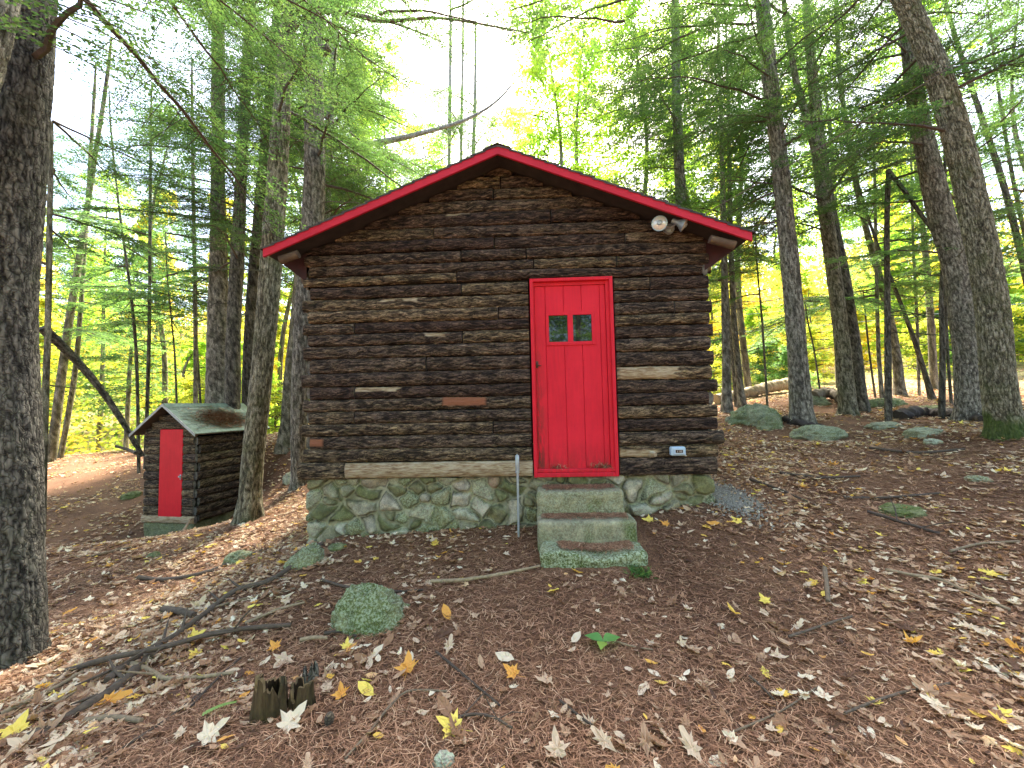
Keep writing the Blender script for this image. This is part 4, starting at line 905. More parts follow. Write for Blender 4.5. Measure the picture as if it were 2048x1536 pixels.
# ---- broadleaf crown prototypes (flat layered leaf sprays), shared by the trees behind
def crown_mesh(name, H, Rr, z0, leaves, size, mat, seed, layers=26, cone=.6):
    r = np.random.default_rng(seed); mb = MB(); Pn = []; 
    for i in range(layers):
        z = z0 + (H - z0) * ((i + r.random()) / layers); rm = Rr * (1 - cone * ((z - z0) / (H - z0))) * r.uniform(.55, 1.1); nb = r.integers(3, 6)
        for b in range(nb):
            az = r.uniform(0, 2 * np.pi); L = rm * r.uniform(.6, 1.1); dv = np.array([math.cos(az), math.sin(az), r.uniform(-.15, .25)])
            t = np.linspace(0, 1, 6)[:, None]; C = np.array([0, 0, z]) + dv * L * t + np.array([0, 0, -1]) * t ** 2 * L * .18
            tube(mb, C, np.linspace(.02, .004, 6), 3, None, 0, None, False, tint=.25, ridge=.3)
            k = int(leaves / layers / nb); u = r.uniform(.12, 1, k) ** .8; lat = r.normal(0, .2, k) * L * (1.1 - u * .6)
            sidev = np.array([-dv[1], dv[0], 0]); q = np.array([0, 0, z]) + dv * (L * u)[:, None] + sidev * lat[:, None]
            q[:, 2] += -u ** 2 * L * .18 - np.abs(lat) * .12 + r.normal(0, .07, k); Pn.append(q)
    Pn = np.concatenate(Pn); k = len(Pn)
    nrm = r.normal(0, .42, (k, 3)) + np.array([0, 0, 1]); nrm /= np.linalg.norm(nrm, axis=1)[:, None]
    a = r.normal(0, 1, (k, 3)); a -= nrm * (a * nrm).sum(1)[:, None]; a /= np.linalg.norm(a, axis=1)[:, None]; b = np.cross(nrm, a)
    s = size * r.uniform(.6, 1.25, k)[:, None]
    V = np.stack([Pn - a * s, Pn - b * s * .55 + a * s * .1, Pn + a * s, Pn + b * s * .55 + a * s * .1], 1).reshape(-1, 3)
    tv = np.clip(.45 + (fbm(Pn * .9 + seed, 2, seed) - .5) * 1.5 + r.normal(0, .15, k), 0, 1)
    mb.add(V, np.arange(k * 4).reshape(k, 4), 1, tint=np.repeat(tv, 4), ridge=.5)
    return mb.mesh(name, [M['twig'], mat], False)
CR = {'high': [crown_mesh('crown', 18, 3.4, 6.0, 17000, .06, M['hemlock_light'], 16, 40, .35), crown_mesh('crown', 17, 3.0, 6.5, 16000, .062, M['lime_leaf'], 17, 36, .35)],
      'yellow': [crown_mesh('crown', 9, 3.0, .8, 19000, .085, M['yellow_leaf'], 1), crown_mesh('crown', 7, 2.6, .5, 16000, .078, M['yellow_leaf'], 2)],
      'lime': [crown_mesh('crown', 10, 3.2, 1.0, 19000, .082, M['lime_leaf'], 3), crown_mesh('crown', 6, 2.4, .3, 16000, .07, M['lime_leaf'], 4)],
      'green': [crown_mesh('crown', 12, 3.2, 1.5, 18000, .07, M['teal_leaf'], 5, 34), crown_mesh('crown', 14, 3.4, 2.5, 18000, .07, M['hemlock_light'], 6, 38)],
      'shrub': [crown_mesh('crown', 2.4, 1.6, .1, 6000, .05, M['yellow_leaf'], 7, 10, .4), crown_mesh('crown', 2.0, 1.5, .1, 6000, .05, M['teal_leaf'], 8, 10, .4)]}
tb = np.random.default_rng(77)
STEM = []
for i in range(3):
    mb = MB(); tube(mb, [(0, 0, -.4), (tb.normal(0, .1), tb.normal(0, .1), 4), (tb.normal(0, .3), tb.normal(0, .3), 9), (0, 0, 14)], [.14, .11, .07, .02], 12, 60, 0, trunk_disp(i + 90, .01, 34)); STEM.append(mb.mesh('trunk', [M['bark']], True))
KL = {'high': ('hemlock_tree', 'high crowned feathery hemlock'), 'yellow': ('maple_tree', 'yellow autumn maple'), 'lime': ('beech_tree', 'lime green beech'), 'green': ('hemlock_tree', 'soft green hemlock'), 'shrub': ('understory_shrub', 'low leafy shrub')}
def bg_tree(kind, x, y, s, v=None, name=None, lab=None, grp=None, zs=None):
    z = gd(x, y); nm, lb = KL[kind]
    t = empty(name or nm, (x, y, z), lab or lb, 'shrub' if kind == 'shrub' else 'tree', grp, rz=tb.uniform(0, 6.28)); t.scale = (s, s, s * (zs or 1))
    v = tb.integers(2) if v is None else v
    o = bpy.data.objects.new('crown', CR[kind][v]); link(o, t)
    if kind != 'shrub':
        o = bpy.data.objects.new('trunk', STEM[tb.integers(3)]); link(o, t)
        top = [[9, 7], [10, 6], [12, 14], [17, 16]][['yellow', 'lime', 'green', 'high'].index(kind)][v]; o.scale = (1, 1, top / 14.)
    return t
# rows of background trees, by bearing: photo column -> x
def colx(px, d): return P(px, 800, d)[0]
BG = []
# high crowned hemlocks filling the canopy
for px, d, s in [(1110, 15, 1.0), (1190, 18, 1.15), (1290, 14.5, 1.0), (1400, 17, 1.1), (1500, 15, .95), (1680, 15.5, .95), (1870, 14.5, .9), (2120, 16, 1.0), (1035, 21, 1.0), (850, 23, 1.1), (930, 34, 1.1), (760, 16, .95), (690, 19, 1.1), (560, 17, .9), (640, 14.5, .85), (330, 20, 1.0), (200, 23, 1.0)]: BG.append((px, d, 'high', s, 'left' if px < 1000 else 'right'))
# left opening
for px, d, k, s in [(60, 24, 'yellow', 1.1), (255, 19, 'green', .8), (400, 19, 'lime', .9), (120, 32, 'green', 1.2), (300, 34, 'yellow', 1.4), (470, 26, 'lime', 1.2), (545, 20, 'yellow', .9), (450, 36, 'yellow', 1.4), (610, 33, 'yellow', 1.4), (0, 30, 'green', 1.2), (-150, 24, 'lime', 1.2), (520, 16, 'lime', .7), (-60, 18, 'green', 1.0), (180, 40, 'lime', 1.6), (40, 42, 'yellow', 1.7), (700, 25, 'yellow', 1.1), (780, 30, 'yellow', 1.1), (680, 38, 'lime', 1.3)]: BG.append((px, d, k, s, 'left'))
for px, d, k, s in [(1180, 30, 'lime', 1.2), (1420, 22, 'yellow', .75), (1520, 24, 'lime', .8), (1630, 23, 'yellow', .6), (1715, 24, 'yellow', .7), (1800, 22, 'lime', .8), (1910, 21, 'yellow', .7), (2030, 20, 'lime', .75), (2150, 20, 'yellow', 1.1), (2250, 24, 'green', 1.2), (1600, 36, 'lime', 1.5), (1700, 38, 'green', 1.5), (1820, 36, 'yellow', 1.6), (1950, 38, 'lime', 1.6), (1480, 38, 'yellow', 1.5), (2150, 36, 'lime', 1.5), (1380, 36, 'lime', 1.4)]: BG.append((px, d, k, s, 'right'))
for px, d, k, s in [(1440, 20, 'shrub', 1.5), (1560, 21, 'shrub', 1.6), (1900, 20.5, 'shrub', 1.6), (1980, 22, 'shrub', 1.7), (2060, 19, 'shrub', 1.5), (1470, 17.5, 'shrub', 1.0), (1530, 18.5, 'shrub', 1.1), (1590, 17, 'shrub', .9), (1650, 19, 'shrub', 1.2), (1850, 18, 'shrub', 1.1), (1950, 17, 'shrub', 1.1), (2010, 18, 'shrub', 1.2), (400, 17, 'shrub', 1.3), (560, 15.5, 'shrub', .9), ]: BG.append((px, d, k, s, 'left' if px < 1000 else 'right'))
cnt = {}
BG.sort(key=lambda b: (b[4], b[0]))
WHERE = []
for b in BG:
    px, d, k, s, sd_ = b
    dist = 'nearest rank' if d < 20.5 else ('middle rank' if d < 29 else 'farthest rank')
    if px < 90: loc = 'around the massive trunk at the left edge'
    elif px < 200: loc = 'beyond the pale olive leaning trunks'
    elif px < 290: loc = 'beyond the crooked sapling left of the shed'
    elif px < 420: loc = 'beyond the shed roof'
    elif px < 530: loc = 'behind the tall grey trunks next to the shed'
    elif px < 640: loc = 'in the gap at the cabin left wall'
    elif px < 1000: loc = 'above the left slope of the cabin roof'
    elif px < 1400: loc = 'above the right slope of the cabin roof'
    elif px < 1500: loc = 'behind the pair of thin trunks right of the cabin'
    elif px < 1620: loc = 'behind the dark straight trunk by the boulder'
    elif px < 1740: loc = 'behind the forked grey trunk'
    elif px < 1830: loc = 'behind the snapped sapling'
    elif px < 1940: loc = 'behind the thick rough trunk on the right'
    else: loc = 'at the right edge behind the mossy-footed trunk'
    t_ = bg_tree(k, colx(px, d), d, s, zs=(1.7 if k in ('yellow', 'lime') and d > 33 and not (850 < px < 1100) else 1), grp='background woodland trees' if k != 'shrub' else 'low shrubs under the background trees', lab=f'{KL[k][1]} {loc}, {dist}')
    t_['group'] = f"{KL[k][1]}s {loc}, {dist}"
# woodland around and behind the viewer (seen in the door panes, and from a step aside)
for i, (x, y, k, s) in enumerate([(-6, -6, 'green', 1.0), (5, -7, 'green', 1.1), (0, -10, 'lime', 1.2), (-11, -3, 'green', 1.1), (11, -3, 'green', 1.1), (-4, -14, 'yellow', 1.2), (7, -14, 'green', 1.2), (-13, 6, 'green', 1.1), (13, 5, 'green', 1.1), (-9, -12, 'green', 1.2), (13, -10, 'lime', 1.2), (1.5, -5.5, 'green', .9)]):
    bg_tree(k, x, y, s, grp='trees standing behind the viewer', lab=['soft', 'broad', 'tall', 'full', 'dense', 'golden', 'airy', 'mossy', 'shady', 'dark', 'leafy', 'close'][i] + ' ' + KL[k][1] + ' standing outside the picture')
# far wooded hillside: one mass
def hillside():
    r = np.random.default_rng(9); k = 190000; az = r.uniform(-1.15, 1.15, k); d = 29 + 50 * r.random(k) ** 1.3; x = np.sin(az) * d * 1.2; y = np.cos(az) * d
    z = gz(x, y) + r.uniform(0, 1, k) ** 1.2 * np.clip((d - 22) / 8, .5, 1.4) * (2.5 + 7 * fbm(np.stack([x * .08, y * .08, x * 0], -1), 2, 4))
    Pn = np.stack([x, y, z], 1); keep = fbm(Pn * .35, 2, 6) > .40; Pn = Pn[keep]; k = len(Pn)
    n = r.normal(0, .6, (k, 3)) + [0, -.3, 1]; n /= np.linalg.norm(n, axis=1)[:, None]; a = r.normal(0, 1, (k, 3)); a -= n * (a * n).sum(1)[:, None]; a /= np.linalg.norm(a, axis=1)[:, None]; b = np.cross(n, a)
    s = (r.uniform(.004, .0075, k) * Pn[:, 1].clip(25))[:, None]; V = np.stack([Pn - a * s, Pn - b * s * .6, Pn + a * s, Pn + b * s * .6], 1).reshape(-1, 3)
    tv = np.clip(.4 + (fbm(Pn * .12, 3, 8) - .5) * 2.4 + r.normal(0, .12, k), 0, 1)
    mb = MB(); mb.add(V, np.arange(k * 4).reshape(k, 4), 0, tint=np.repeat(tv, 4)); o = mb.obj('far_wood', M['far_leaf'], smooth=False)
    tag(o, 'wooded hillside of yellow and green foliage far behind the trunks', 'woodland', kind='stuff')
hillside()
# ---------------------------------------------------------------- little shed
shO = P(390, 1052, 7.75); shO[2] = gd(shO[0], shO[1]) ; SY = R(9)
sz_ = P(392, 1048, 7.75)[2]
shed = empty('log_shed', (shO[0], shO[1], sz_), 'small log shed with green shingle gable roof and bare red door, left of the cabin', 'shed', rz=-SY)
# local frame: x along the front (left = negative), y back, z up, origin at front right corner, front width SW
SW, SD = 1.17, 1.5
def shz(py): return P(392, py, 7.75)[2] - sz_
SB, SE_ = shz(1043), shz(858); sp = .78; SPK = SE_ + SW / 2 * sp
r5 = np.random.default_rng(31)
nrow = 11; zr = np.linspace(SB + .115, SE_ + .02, nrow); 
mb = MB()
dxa, dxb, dza, dzb = -.80, -.27, SB + .115, SE_ - .0
log_piece(mb, -SW - .03, .03, SB - .04, SB + .115, 501, tone=.9, bulge=.07, bare=[(-9, 9, .1, .9)])
for i in range(nrow - 1):
    e = r5.uniform(-.02, .03, 2)
    log_piece(mb, -SW + e[0], dxa - .005, zr[i] + .004, zr[i + 1] - .004, 510 + i, tone=r5.uniform(.35, .95), bulge=.06)
    log_piece(mb, dxb + .005, e[1], zr[i] + .004, zr[i + 1] - .004, 530 + i, tone=r5.uniform(.35, .95), bulge=.06)
for i, (a, b) in enumerate(((0, .15), (.15, .28))):
    hw0 = SW / 2 - max(0, (b - .0)) / sp
    log_piece(mb, -SW / 2 - hw0 - .04, -SW / 2 + hw0 + .04, SE_ + a + .004, SE_ + b - .002, 560 + i, tone=.7, bulge=.05)
mb.obj('log_wall', [M['log'], M['log_end']], shed)
for sgn, pos in ((1, -.01), (-1, -SW + .01)):
    mb = MB()
    for i in range(-1, nrow - 2):
        z0, z1 = (SB - .02, zr[0]) if i < 0 else (zr[i], zr[i + 1])
        log_piece(mb, .03 + (.02 if i % 2 else -.04), SD, z0 + .004, z1 - .004, 580 + i + (40 if sgn < 0 else 0), axis=1, pos=pos, sgn=sgn, tone=r5.uniform(.25, .7), bulge=.06, res=.025)
    mb.obj('log_wall', [M['log'], M['log_end']], shed)
mb = MB(); box(mb, -SW + .02, -.02, .012, .05, SB, SE_); box(mb, -SW + .02, -.02, SD - .05, SD, SB, SE_); box(mb, -.05, -.025, .06, SD - .06, SB, SE_ - .16); box(mb, -SW + .025, -SW + .05, .06, SD - .06, SB, SE_ - .16)
mb.add([(-SW + .02, .012, SE_ + .001), (-.02, .012, SE_ + .001), (-SW / 2, .012, SPK - .03), (-SW + .02, SD, SE_), (-.02, SD, SE_), (-SW / 2, SD, SPK - .03)], [(0, 1, 2), (5, 4, 3)])
mb.obj('sheathing', M['darkgap'], shed, smooth=False)
mb = MB(); box(mb, dxa, dxb, -.05, -.02, dza - .03, dzb, bev=.004, dirt=0.); sd_o = mb.obj('door', M['red_out'], shed, smooth=False)
mb = MB(); box(mb, dxb - .04, dxb - .01, -.06, -.05, (dza + dzb) / 2 - .14, (dza + dzb) / 2 - .04, bev=.003); tube(mb, [(dxb - .025, -.05, (dza + dzb) / 2 - .08), (dxb - .025, -.09, (dza + dzb) / 2 - .08)], [.012, .018], 8, 3); mb.obj('handle', M['galv'], sd_o)
mb = MB(); rock_box(mb, SW, .4, .5, 71, mossf=moss2, rough=.02, tint=.1, n=(40, 14, 18)); f_ = mb.obj('stone_foundation', M['stone'], shed); f_.location = (-SW / 2, -.02, SB - .53)
mb = MB(); box(mb, -SW + .05, -.05, .4, SD - .03, SB - .6, SB - .02, tint=.3, mortar=.6, moss=.2, lichen=0.); mb.obj('stone_foundation', M['stone'], shed)
oh = .19; mb = MB()
for side in (-1, 1):
    nr = 6; run = SW / 2 + .17; du = run / nr
    for i in range(nr):
        a, b = i * du, (i + 1.15) * du if i < nr - 1 else run; yy = -oh
        yy -= (i % 2) * .08
        while yy < SD + oh:
            y1 = min(yy + .22, SD + oh); y0 = max(yy, -oh); x0, x1 = -SW / 2 + side * a, -SW / 2 + side * b; za, zb = SPK - a * sp + .05, SPK - b * sp + .058
            mb.add([(x0, y0, za), (x1, y0, zb), (x1, y1 - .004, zb), (x0, y1 - .004, za), (x1, y0, zb - .014), (x1, y1 - .004, zb - .014)], [(0, 1, 2, 3) if side < 0 else (3, 2, 1, 0), (1, 4, 5, 2)], tint=r5.uniform(.25, 1))
            yy += .22
for i in range(13):
    y0 = -oh + i * .145
    for s in (-1, 1): mb.add([(-SW / 2, y0, SPK + .068), (-SW / 2 + s * .11, y0, SPK + .068 - .11 * sp), (-SW / 2 + s * .11, y0 + .155, SPK + .062 - .11 * sp), (-SW / 2, y0 + .155, SPK + .062)], [(0, 1, 2, 3) if s < 0 else (3, 2, 1, 0)], tint=r5.uniform(0, .3))
srf = mb.obj('roof', M['shingle_green'], shed, smooth=False)
mb = MB()
for side in (-1, 1):
    run = SW / 2 + .165; x0, x1 = -SW / 2, -SW / 2 + side * run
    mb.add([(x0, -oh + .01, SPK + .02), (x1, -oh + .01, SPK - run * sp + .02), (x1, SD + oh, SPK - run * sp + .02), (x0, SD + oh, SPK + .02), (x0, -oh + .01, SPK + .045), (x1, -oh + .01, SPK - run * sp + .045), (x1, SD + oh, SPK - run * sp + .045)], [(0, 1, 2, 3), (0, 1, 5, 4), (1, 2, 6, 5)])
mb.obj('soffit', M['wood'], srf, smooth=False)
for side in (-1, 1):
    mb = MB(); run = SW / 2 + .17; x0, x1 = -SW / 2, -SW / 2 + side * run; y0, y1 = -oh - .015, -oh
    V = [(x0, y0, SPK + .055), (x0, y0, SPK + .0), (x1, y0, SPK - run * sp + .0), (x1, y0, SPK - run * sp + .055), (x0, y1, SPK + .055), (x0, y1, SPK), (x1, y1, SPK - run * sp), (x1, y1, SPK - run * sp + .055)]
    mb.add(V, [(0, 1, 2, 3), (7, 6, 5, 4), (1, 5, 6, 2), (3, 2, 6, 7), (0, 3, 7, 4)]); mb.obj('barge_board', M['white_trim'], srf, smooth=False)
for yy in (.12, .75, 1.35):
    for side in (-1, 1):
        mb = MB(); x1 = -SW / 2 + side * (SW / 2 + .13); x0 = -SW / 2 + side * (SW / 2 - .05); box(mb, min(x0, x1), max(x0, x1), yy, yy + .05, SE_ - .12, SE_ - .05, bev=.003); mb.obj('rafter_end', M['soffit'], srf, smooth=False)
S2W = np.array(Matrix.Translation((shO[0], shO[1], sz_)) @ Matrix.Rotation(-SY, 4, 'Z'))
# ---------------------------------------------------------------- boulders
def boulder(spec, seed, label, moss=.5, lich=.4, tint=.45, name='boulder', rz_=0., squash=1., peak=(0, 0), rough=.12, group=None):
    cx, by, wpx, hpx = spec; c = G(cx, by); d = c[1]; w_ = wpx / FPX * d; h_ = hpx / FPX * d * .9; dp = w_ * .75 * squash
    nu, nv = 72, 44; th = np.linspace(0, 2 * np.pi, nu, endpoint=False); ph = np.linspace(-.45, np.pi / 2, nv); T_, Ph = np.meshgrid(th, ph)
    D_ = np.stack([np.cos(Ph) * np.cos(T_), np.cos(Ph) * np.sin(T_), np.sin(Ph)], -1)
    f = 1 + (fbm(D_ * 1.4 + seed, 3, seed) - .5) * rough * 5 + (fbm(D_ * 9 + seed, 3, seed + 1) - .5) * .18 - np.abs(fbm(D_ * 2.6 + seed, 3, seed + 3) - .5) * .7 + (fbm(D_ * 30 + seed, 2, seed + 1) - .5) * .05
    V = D_ * f[..., None]; V[..., 2] = np.sign(V[..., 2]) * np.abs(V[..., 2]) ** .85
    V[..., 0] += peak[0] * V[..., 2]
    V = V * np.array([w_ / 2, dp / 2, h_])
    mb = MB(); n3 = fbm(D_ * 2.4 + seed, 4, seed + 7); mo = np.clip((n3 - .5) * 5 + moss, 0, 1) * moss * 1.2
    mb.add(V.reshape(-1, 3), grid_faces(nu, nv, True), tint=tint, mortar=0., moss=np.clip(mo, 0, .95).ravel(), lichen=lich)
    o = mb.obj(name, M['stone']); o.location = (c[0], c[1] + dp * .42, gd(c[0], c[1] + dp * .42) - h_ * .2); o.rotation_euler = (0, 0, rz_)
    return tag(o, label, 'rock' if name != 'boulder' else 'boulder', group)
boulder((722, 1272, 172, 92), 1, 'rounded mossy boulder alone in the foreground, left of centre', moss=.65, lich=.6, tint=.2, peak=(-.12, 0), rough=.07)
boulder((1532, 852, 108, 50), 2, 'larger mossy boulder at the foot of the dark straight trunk', moss=.6, lich=.5, tint=.4)
boulder((1548, 860, 52, 34), 3, 'smaller sloping mossy rock leaning on the larger boulder', moss=.5, lich=.4, tint=.35, peak=(.3, 0))
boulder((1662, 882, 112, 34), 4, 'smooth low pale green boulder lying open on the leaves, right of the cabin', moss=.35, lich=.7, tint=.5, rough=.05)
boulder((1790, 856, 70, 16), 5, 'flat half buried rock below the snapped sapling', moss=.2, lich=.6, tint=.6)
boulder((1880, 868, 88, 22), 6, 'flat pale boulder just left of the mossy-footed trunk', moss=.25, lich=.7, tint=.55)
boulder((1796, 812, 70, 24), 7, 'dark mossy boulder on the crest behind the snapped sapling', moss=.6, lich=.3, tint=.3)
boulder((1880, 826, 62, 22), 8, 'rounded mossy boulder below the thin saplings left of the thick rough trunk', moss=.7, lich=.2, tint=.3)
boulder((1752, 815, 40, 20), 9, 'squat dark rock on the crest right of the scarred trunk', moss=.6, lich=.2, tint=.2)
boulder((1642, 812, 60, 24), 10, 'half hidden rock between the two big trunks right of the cabin', moss=.4, lich=.3, tint=.4)
boulder((1463, 843, 20, 15), 11, 'small pale round stone near the cabin right corner', moss=.1, lich=.5, tint=.7, name='stone')
boulder((1878, 888, 34, 12), 12, 'small pale lichened stone in front of the flat pale boulder', moss=.0, lich=1., tint=.7, name='stone')
boulder((1975, 965, 46, 12), 13, 'low green-grey stone among leaves far right', moss=.3, lich=.6, tint=.5, name='stone')
boulder((592, 1142, 78, 52), 14, 'slanting grey-green slab rock at the left foot of the foundation', moss=.35, lich=.6, tint=.35, name='slab_rock', peak=(.5, 0), rough=.09)
boulder((466, 1132, 62, 24), 15, 'low flat rock in leaves left of the slab rock', moss=.35, lich=.5, tint=.4)
boulder((668, 1106, 44, 12), 16, 'barely exposed green stone below the foundation left end', moss=.5, lich=.2, tint=.3, name='stone')
boulder((578, 968, 40, 24), 17, 'pale stone at the trunk by the cabin left wall', moss=.2, lich=.7, tint=.7, name='stone')
boulder((886, 1540, 46, 26), 18, 'pale blue-green lichened stone cut off by the bottom edge', moss=.0, lich=1., tint=.8, name='stone')
boulder((300, 1118, 30, 12), 19, 'small mossy stone below the shed', moss=.6, lich=.2, tint=.3, name='stone')
boulder((1830, 1035, 90, 14), 20, 'almost buried mossy stone right of the cabin, below the flat boulders', moss=.8, lich=.1, tint=.3)
boulder((252, 1000, 40, 12), 22, 'flat mossy stone left of the shed', moss=.7, lich=.1, tint=.3, name='stone')
# ---------------------------------------------------------------- sticks, branches, logs
def lay(pxs, dz=.01, lift=None):
    out = []
    for i, (x, y) in enumerate(pxs):
        p = G(x, y); p[2] += dz + (lift[i] if lift else 0); out.append(p)
    return np.array(out)
def stick(name, cat, label, pxs, w0, w1, tint, seed, lift=None, seg=7, mat='twig', group=None, knobs=0, rough=.25):
    w0, w1 = w0 * 1.05 + 1, w1 * 1.05 + 1; pts = lay(pxs, .018, lift); k = len(pts); d = pts[:, 1]
    r = np.interp(np.linspace(0, 1, k), [0, 1], [w0, w1]) * .5 / FPX * d; pts[:, 2] += r * .6
    base = pts[0].copy(); mb = MB(); n = max(12, int(np.linalg.norm(np.diff(pts, axis=0), axis=1).sum() / .03)); n = min(n, 160)
    rg_ = np.random.default_rng(seed); jit = rg_.normal(0, .004, (n, 3))
    def dsp(rr, L, th, r_, dr, C):
        q = np.stack(np.broadcast_arrays(L[:, None] * 14, np.cos(th)[None] * 1.5, np.sin(th)[None] * 1.5), -1); return rr * (1 + (fbm(q, 2, seed) - .5) * rough * 3), {}
    tube(mb, pts - base, r, seg, n, 0, dsp, tint=tint, ridge=.5, moss=0.)
    C, rr = smooth_path(pts - base, r, n)
    for _ in range(knobs):
        i = rg_.integers(n // 6, n - 2); dv = rg_.normal(0, 1, 3); dv[2] = abs(dv[2]) * .5; dv /= np.linalg.norm(dv); l = rg_.uniform(.05, .3)
        tube(mb, [C[i], C[i] + dv * l * .5 + rg_.normal(0, .01, 3), C[i] + dv * l], [rr[i] * .5, rr[i] * .4, rr[i] * .15], 5, None, tint=tint, ridge=.5, moss=0.)
    return tag(mb.obj(name, M[mat], loc=base), label, cat, group)
stick('fallen_branch', 'branch', 'long dark branch running from the slab rock down to the lower left', [(645, 1092), (600, 1128), (540, 1170), (470, 1192), (415, 1232), (350, 1282), (300, 1310), (262, 1335), (215, 1375)], 6, 13, .42, 1, knobs=6)
stick('fallen_branch', 'branch', 'dark branch crossing over the long one, ending beside the stumps', [(132, 1352), (200, 1342), (262, 1338), (340, 1318), (420, 1290), (500, 1272), (582, 1258)], 9, 7, .42, 2, lift=[.0, .03, .06, .05, .04, .02, 0], knobs=4)
stick('fallen_branch', 'branch', 'tan forked branch under the dark crossing branches', [(262, 1340), (300, 1356), (335, 1368), (400, 1366), (470, 1358)], 9, 6, .85, 3, knobs=2)
stick('stick', 'stick', 'straight tan stick slanting in from the left edge', [(0, 1442), (60, 1412), (120, 1380), (165, 1355)], 9, 6, .8, 4)
stick('stick', 'stick', 'short thick tan stick near the bottom left', [(170, 1452), (225, 1450), (282, 1456)], 10, 8, .7, 5)
stick('stick', 'stick', 'bent dark stick among pale leaves left of the slab rock', [(275, 1162), (310, 1166), (345, 1164), (420, 1148), (470, 1128), (525, 1106)], 7, 5, .4, 6)
stick('stick', 'stick', 'short reddish piece of branch touching the long dark branch', [(325, 1228), (355, 1232), (388, 1240)], 12, 11, .4, 7)
stick('stick', 'stick', 'long tan stick between the foreground boulder and the stone steps', [(862, 1172), (920, 1168), (985, 1160), (1040, 1150), (1080, 1140)], 7, 4, .9, 8)
stick('stick', 'stick', 'thin dark stick behind the foreground boulder', [(768, 1188), (800, 1190), (850, 1188)], 4, 3, .2, 9)
stick('stick', 'stick', 'reddish twig touching the top of the foreground boulder', [(642, 1166), (670, 1174), (700, 1184)], 5, 4, .35, 10)
stick('twig', 'twig', 'long thin curved twig at the bottom centre left', [(690, 1532), (740, 1475), (775, 1430), (812, 1398), (850, 1394), (895, 1396)], 4, 3, .65, 11)
stick('twig', 'twig', 'forked thin twig at the bottom centre', [(900, 1452), (945, 1442), (985, 1444), (1025, 1470)], 5, 3, .4, 12, knobs=3)
stick('twig', 'twig', 'thin dark twig slanting down right below the leaves at centre', [(872, 1312), (915, 1352), (960, 1392), (1000, 1420)], 4, 3, .2, 13)
stick('twig', 'twig', 'upright-lying pale twig in the leaves right of the steps', [(1650, 1146), (1654, 1180), (1657, 1212)], 7, 7, .6, 14)
stick('twig', 'twig', 'thin twig bending up to the lower right leaves', [(1578, 1284), (1620, 1270), (1670, 1255), (1705, 1240)], 4, 3, .45, 15)
stick('stick', 'stick', 'long tan stick running to the right edge through pale leaves', [(1772, 1148), (1820, 1156), (1880, 1168), (1950, 1200), (2022, 1232)], 5, 5, .8, 16)
stick('stick', 'stick', 'dark stick lying level right of the gravel', [(1688, 1000), (1760, 1001), (1820, 998), (1880, 993)], 4, 3, .2, 17)
stick('twig', 'twig', 'dark twig slanting right of the gravel patch', [(1500, 964), (1560, 985), (1600, 1002), (1640, 1022)], 4, 3, .2, 18)
stick('twig', 'twig', 'thin reddish twig on the dark needle bed lower right', [(1500, 1366), (1525, 1388), (1548, 1410)], 4, 3, .4, 19)
stick('twig', 'twig', 'thin pale twig from the green seedling to the right', [(1226, 1291), (1262, 1300), (1306, 1307)], 3, 2, .75, 20)
stick('twig', 'twig', 'dark twig at the lower centre running under oak leaves', [(1120, 1415), (1160, 1445), (1185, 1462)], 4, 3, .2, 21)
stick('stick', 'stick', 'dark forked stick on the leaf slope at the right', [(1735, 1030), (1790, 1048), (1840, 1062), (1880, 1075)], 5, 4, .2, 22, knobs=4)
stick('stick', 'stick', 'curved fallen twig in front of the shed corner', [(365, 1068), (395, 1040), (430, 1026), (458, 1022)], 4, 3, .6, 23, lift=[0, .12, .1, 0])
stick('fallen_branch', 'branch', 'half rotten root ridge running down the lower left bank', [(330, 1290), (290, 1330), (240, 1380), (180, 1420), (110, 1460), (40, 1500)], 14, 18, .4, 24, rough=.5, knobs=3, lift=[-.02, -.01, -.02, 0, -.02, -.02])
stick('stick', 'stick', 'pale yellowish stick below the foreground boulder', [(600, 1288), (630, 1287), (655, 1286)], 7, 5, .85, 25)
stick('stick', 'stick', 'dark twig curving under the foreground boulder', [(648, 1275), (690, 1273), (712, 1280)], 5, 3, .2, 26)
stick('fallen_log', 'log', 'long pale fallen log on the crest behind the mossy boulder', [(1432, 808), (1480, 800), (1530, 790), (1580, 783)], 18, 20, .9, 27, lift=[.03, .06, .12, .16], seg=14)
stick('fallen_log', 'log', 'broken reddish stump end of a log between the two big trunks right of the cabin', [(1625, 808), (1655, 800), (1680, 806), (1700, 822)], 20, 14, .6, 28, lift=[.1, .12, .08, 0], seg=12, rough=.4)
stick('fallen_log', 'log', 'dark rotting log lying before the thick rough trunk', [(1800, 840), (1850, 834), (1900, 836), (1950, 842), (1968, 846)], 22, 12, .05, 29, seg=12, rough=.5)
stick('fallen_log', 'log', 'dark decayed log between the mossy boulder and the low pale boulder', [(1570, 845), (1610, 855), (1650, 862)], 14, 10, .1, 30, seg=10, rough=.5)
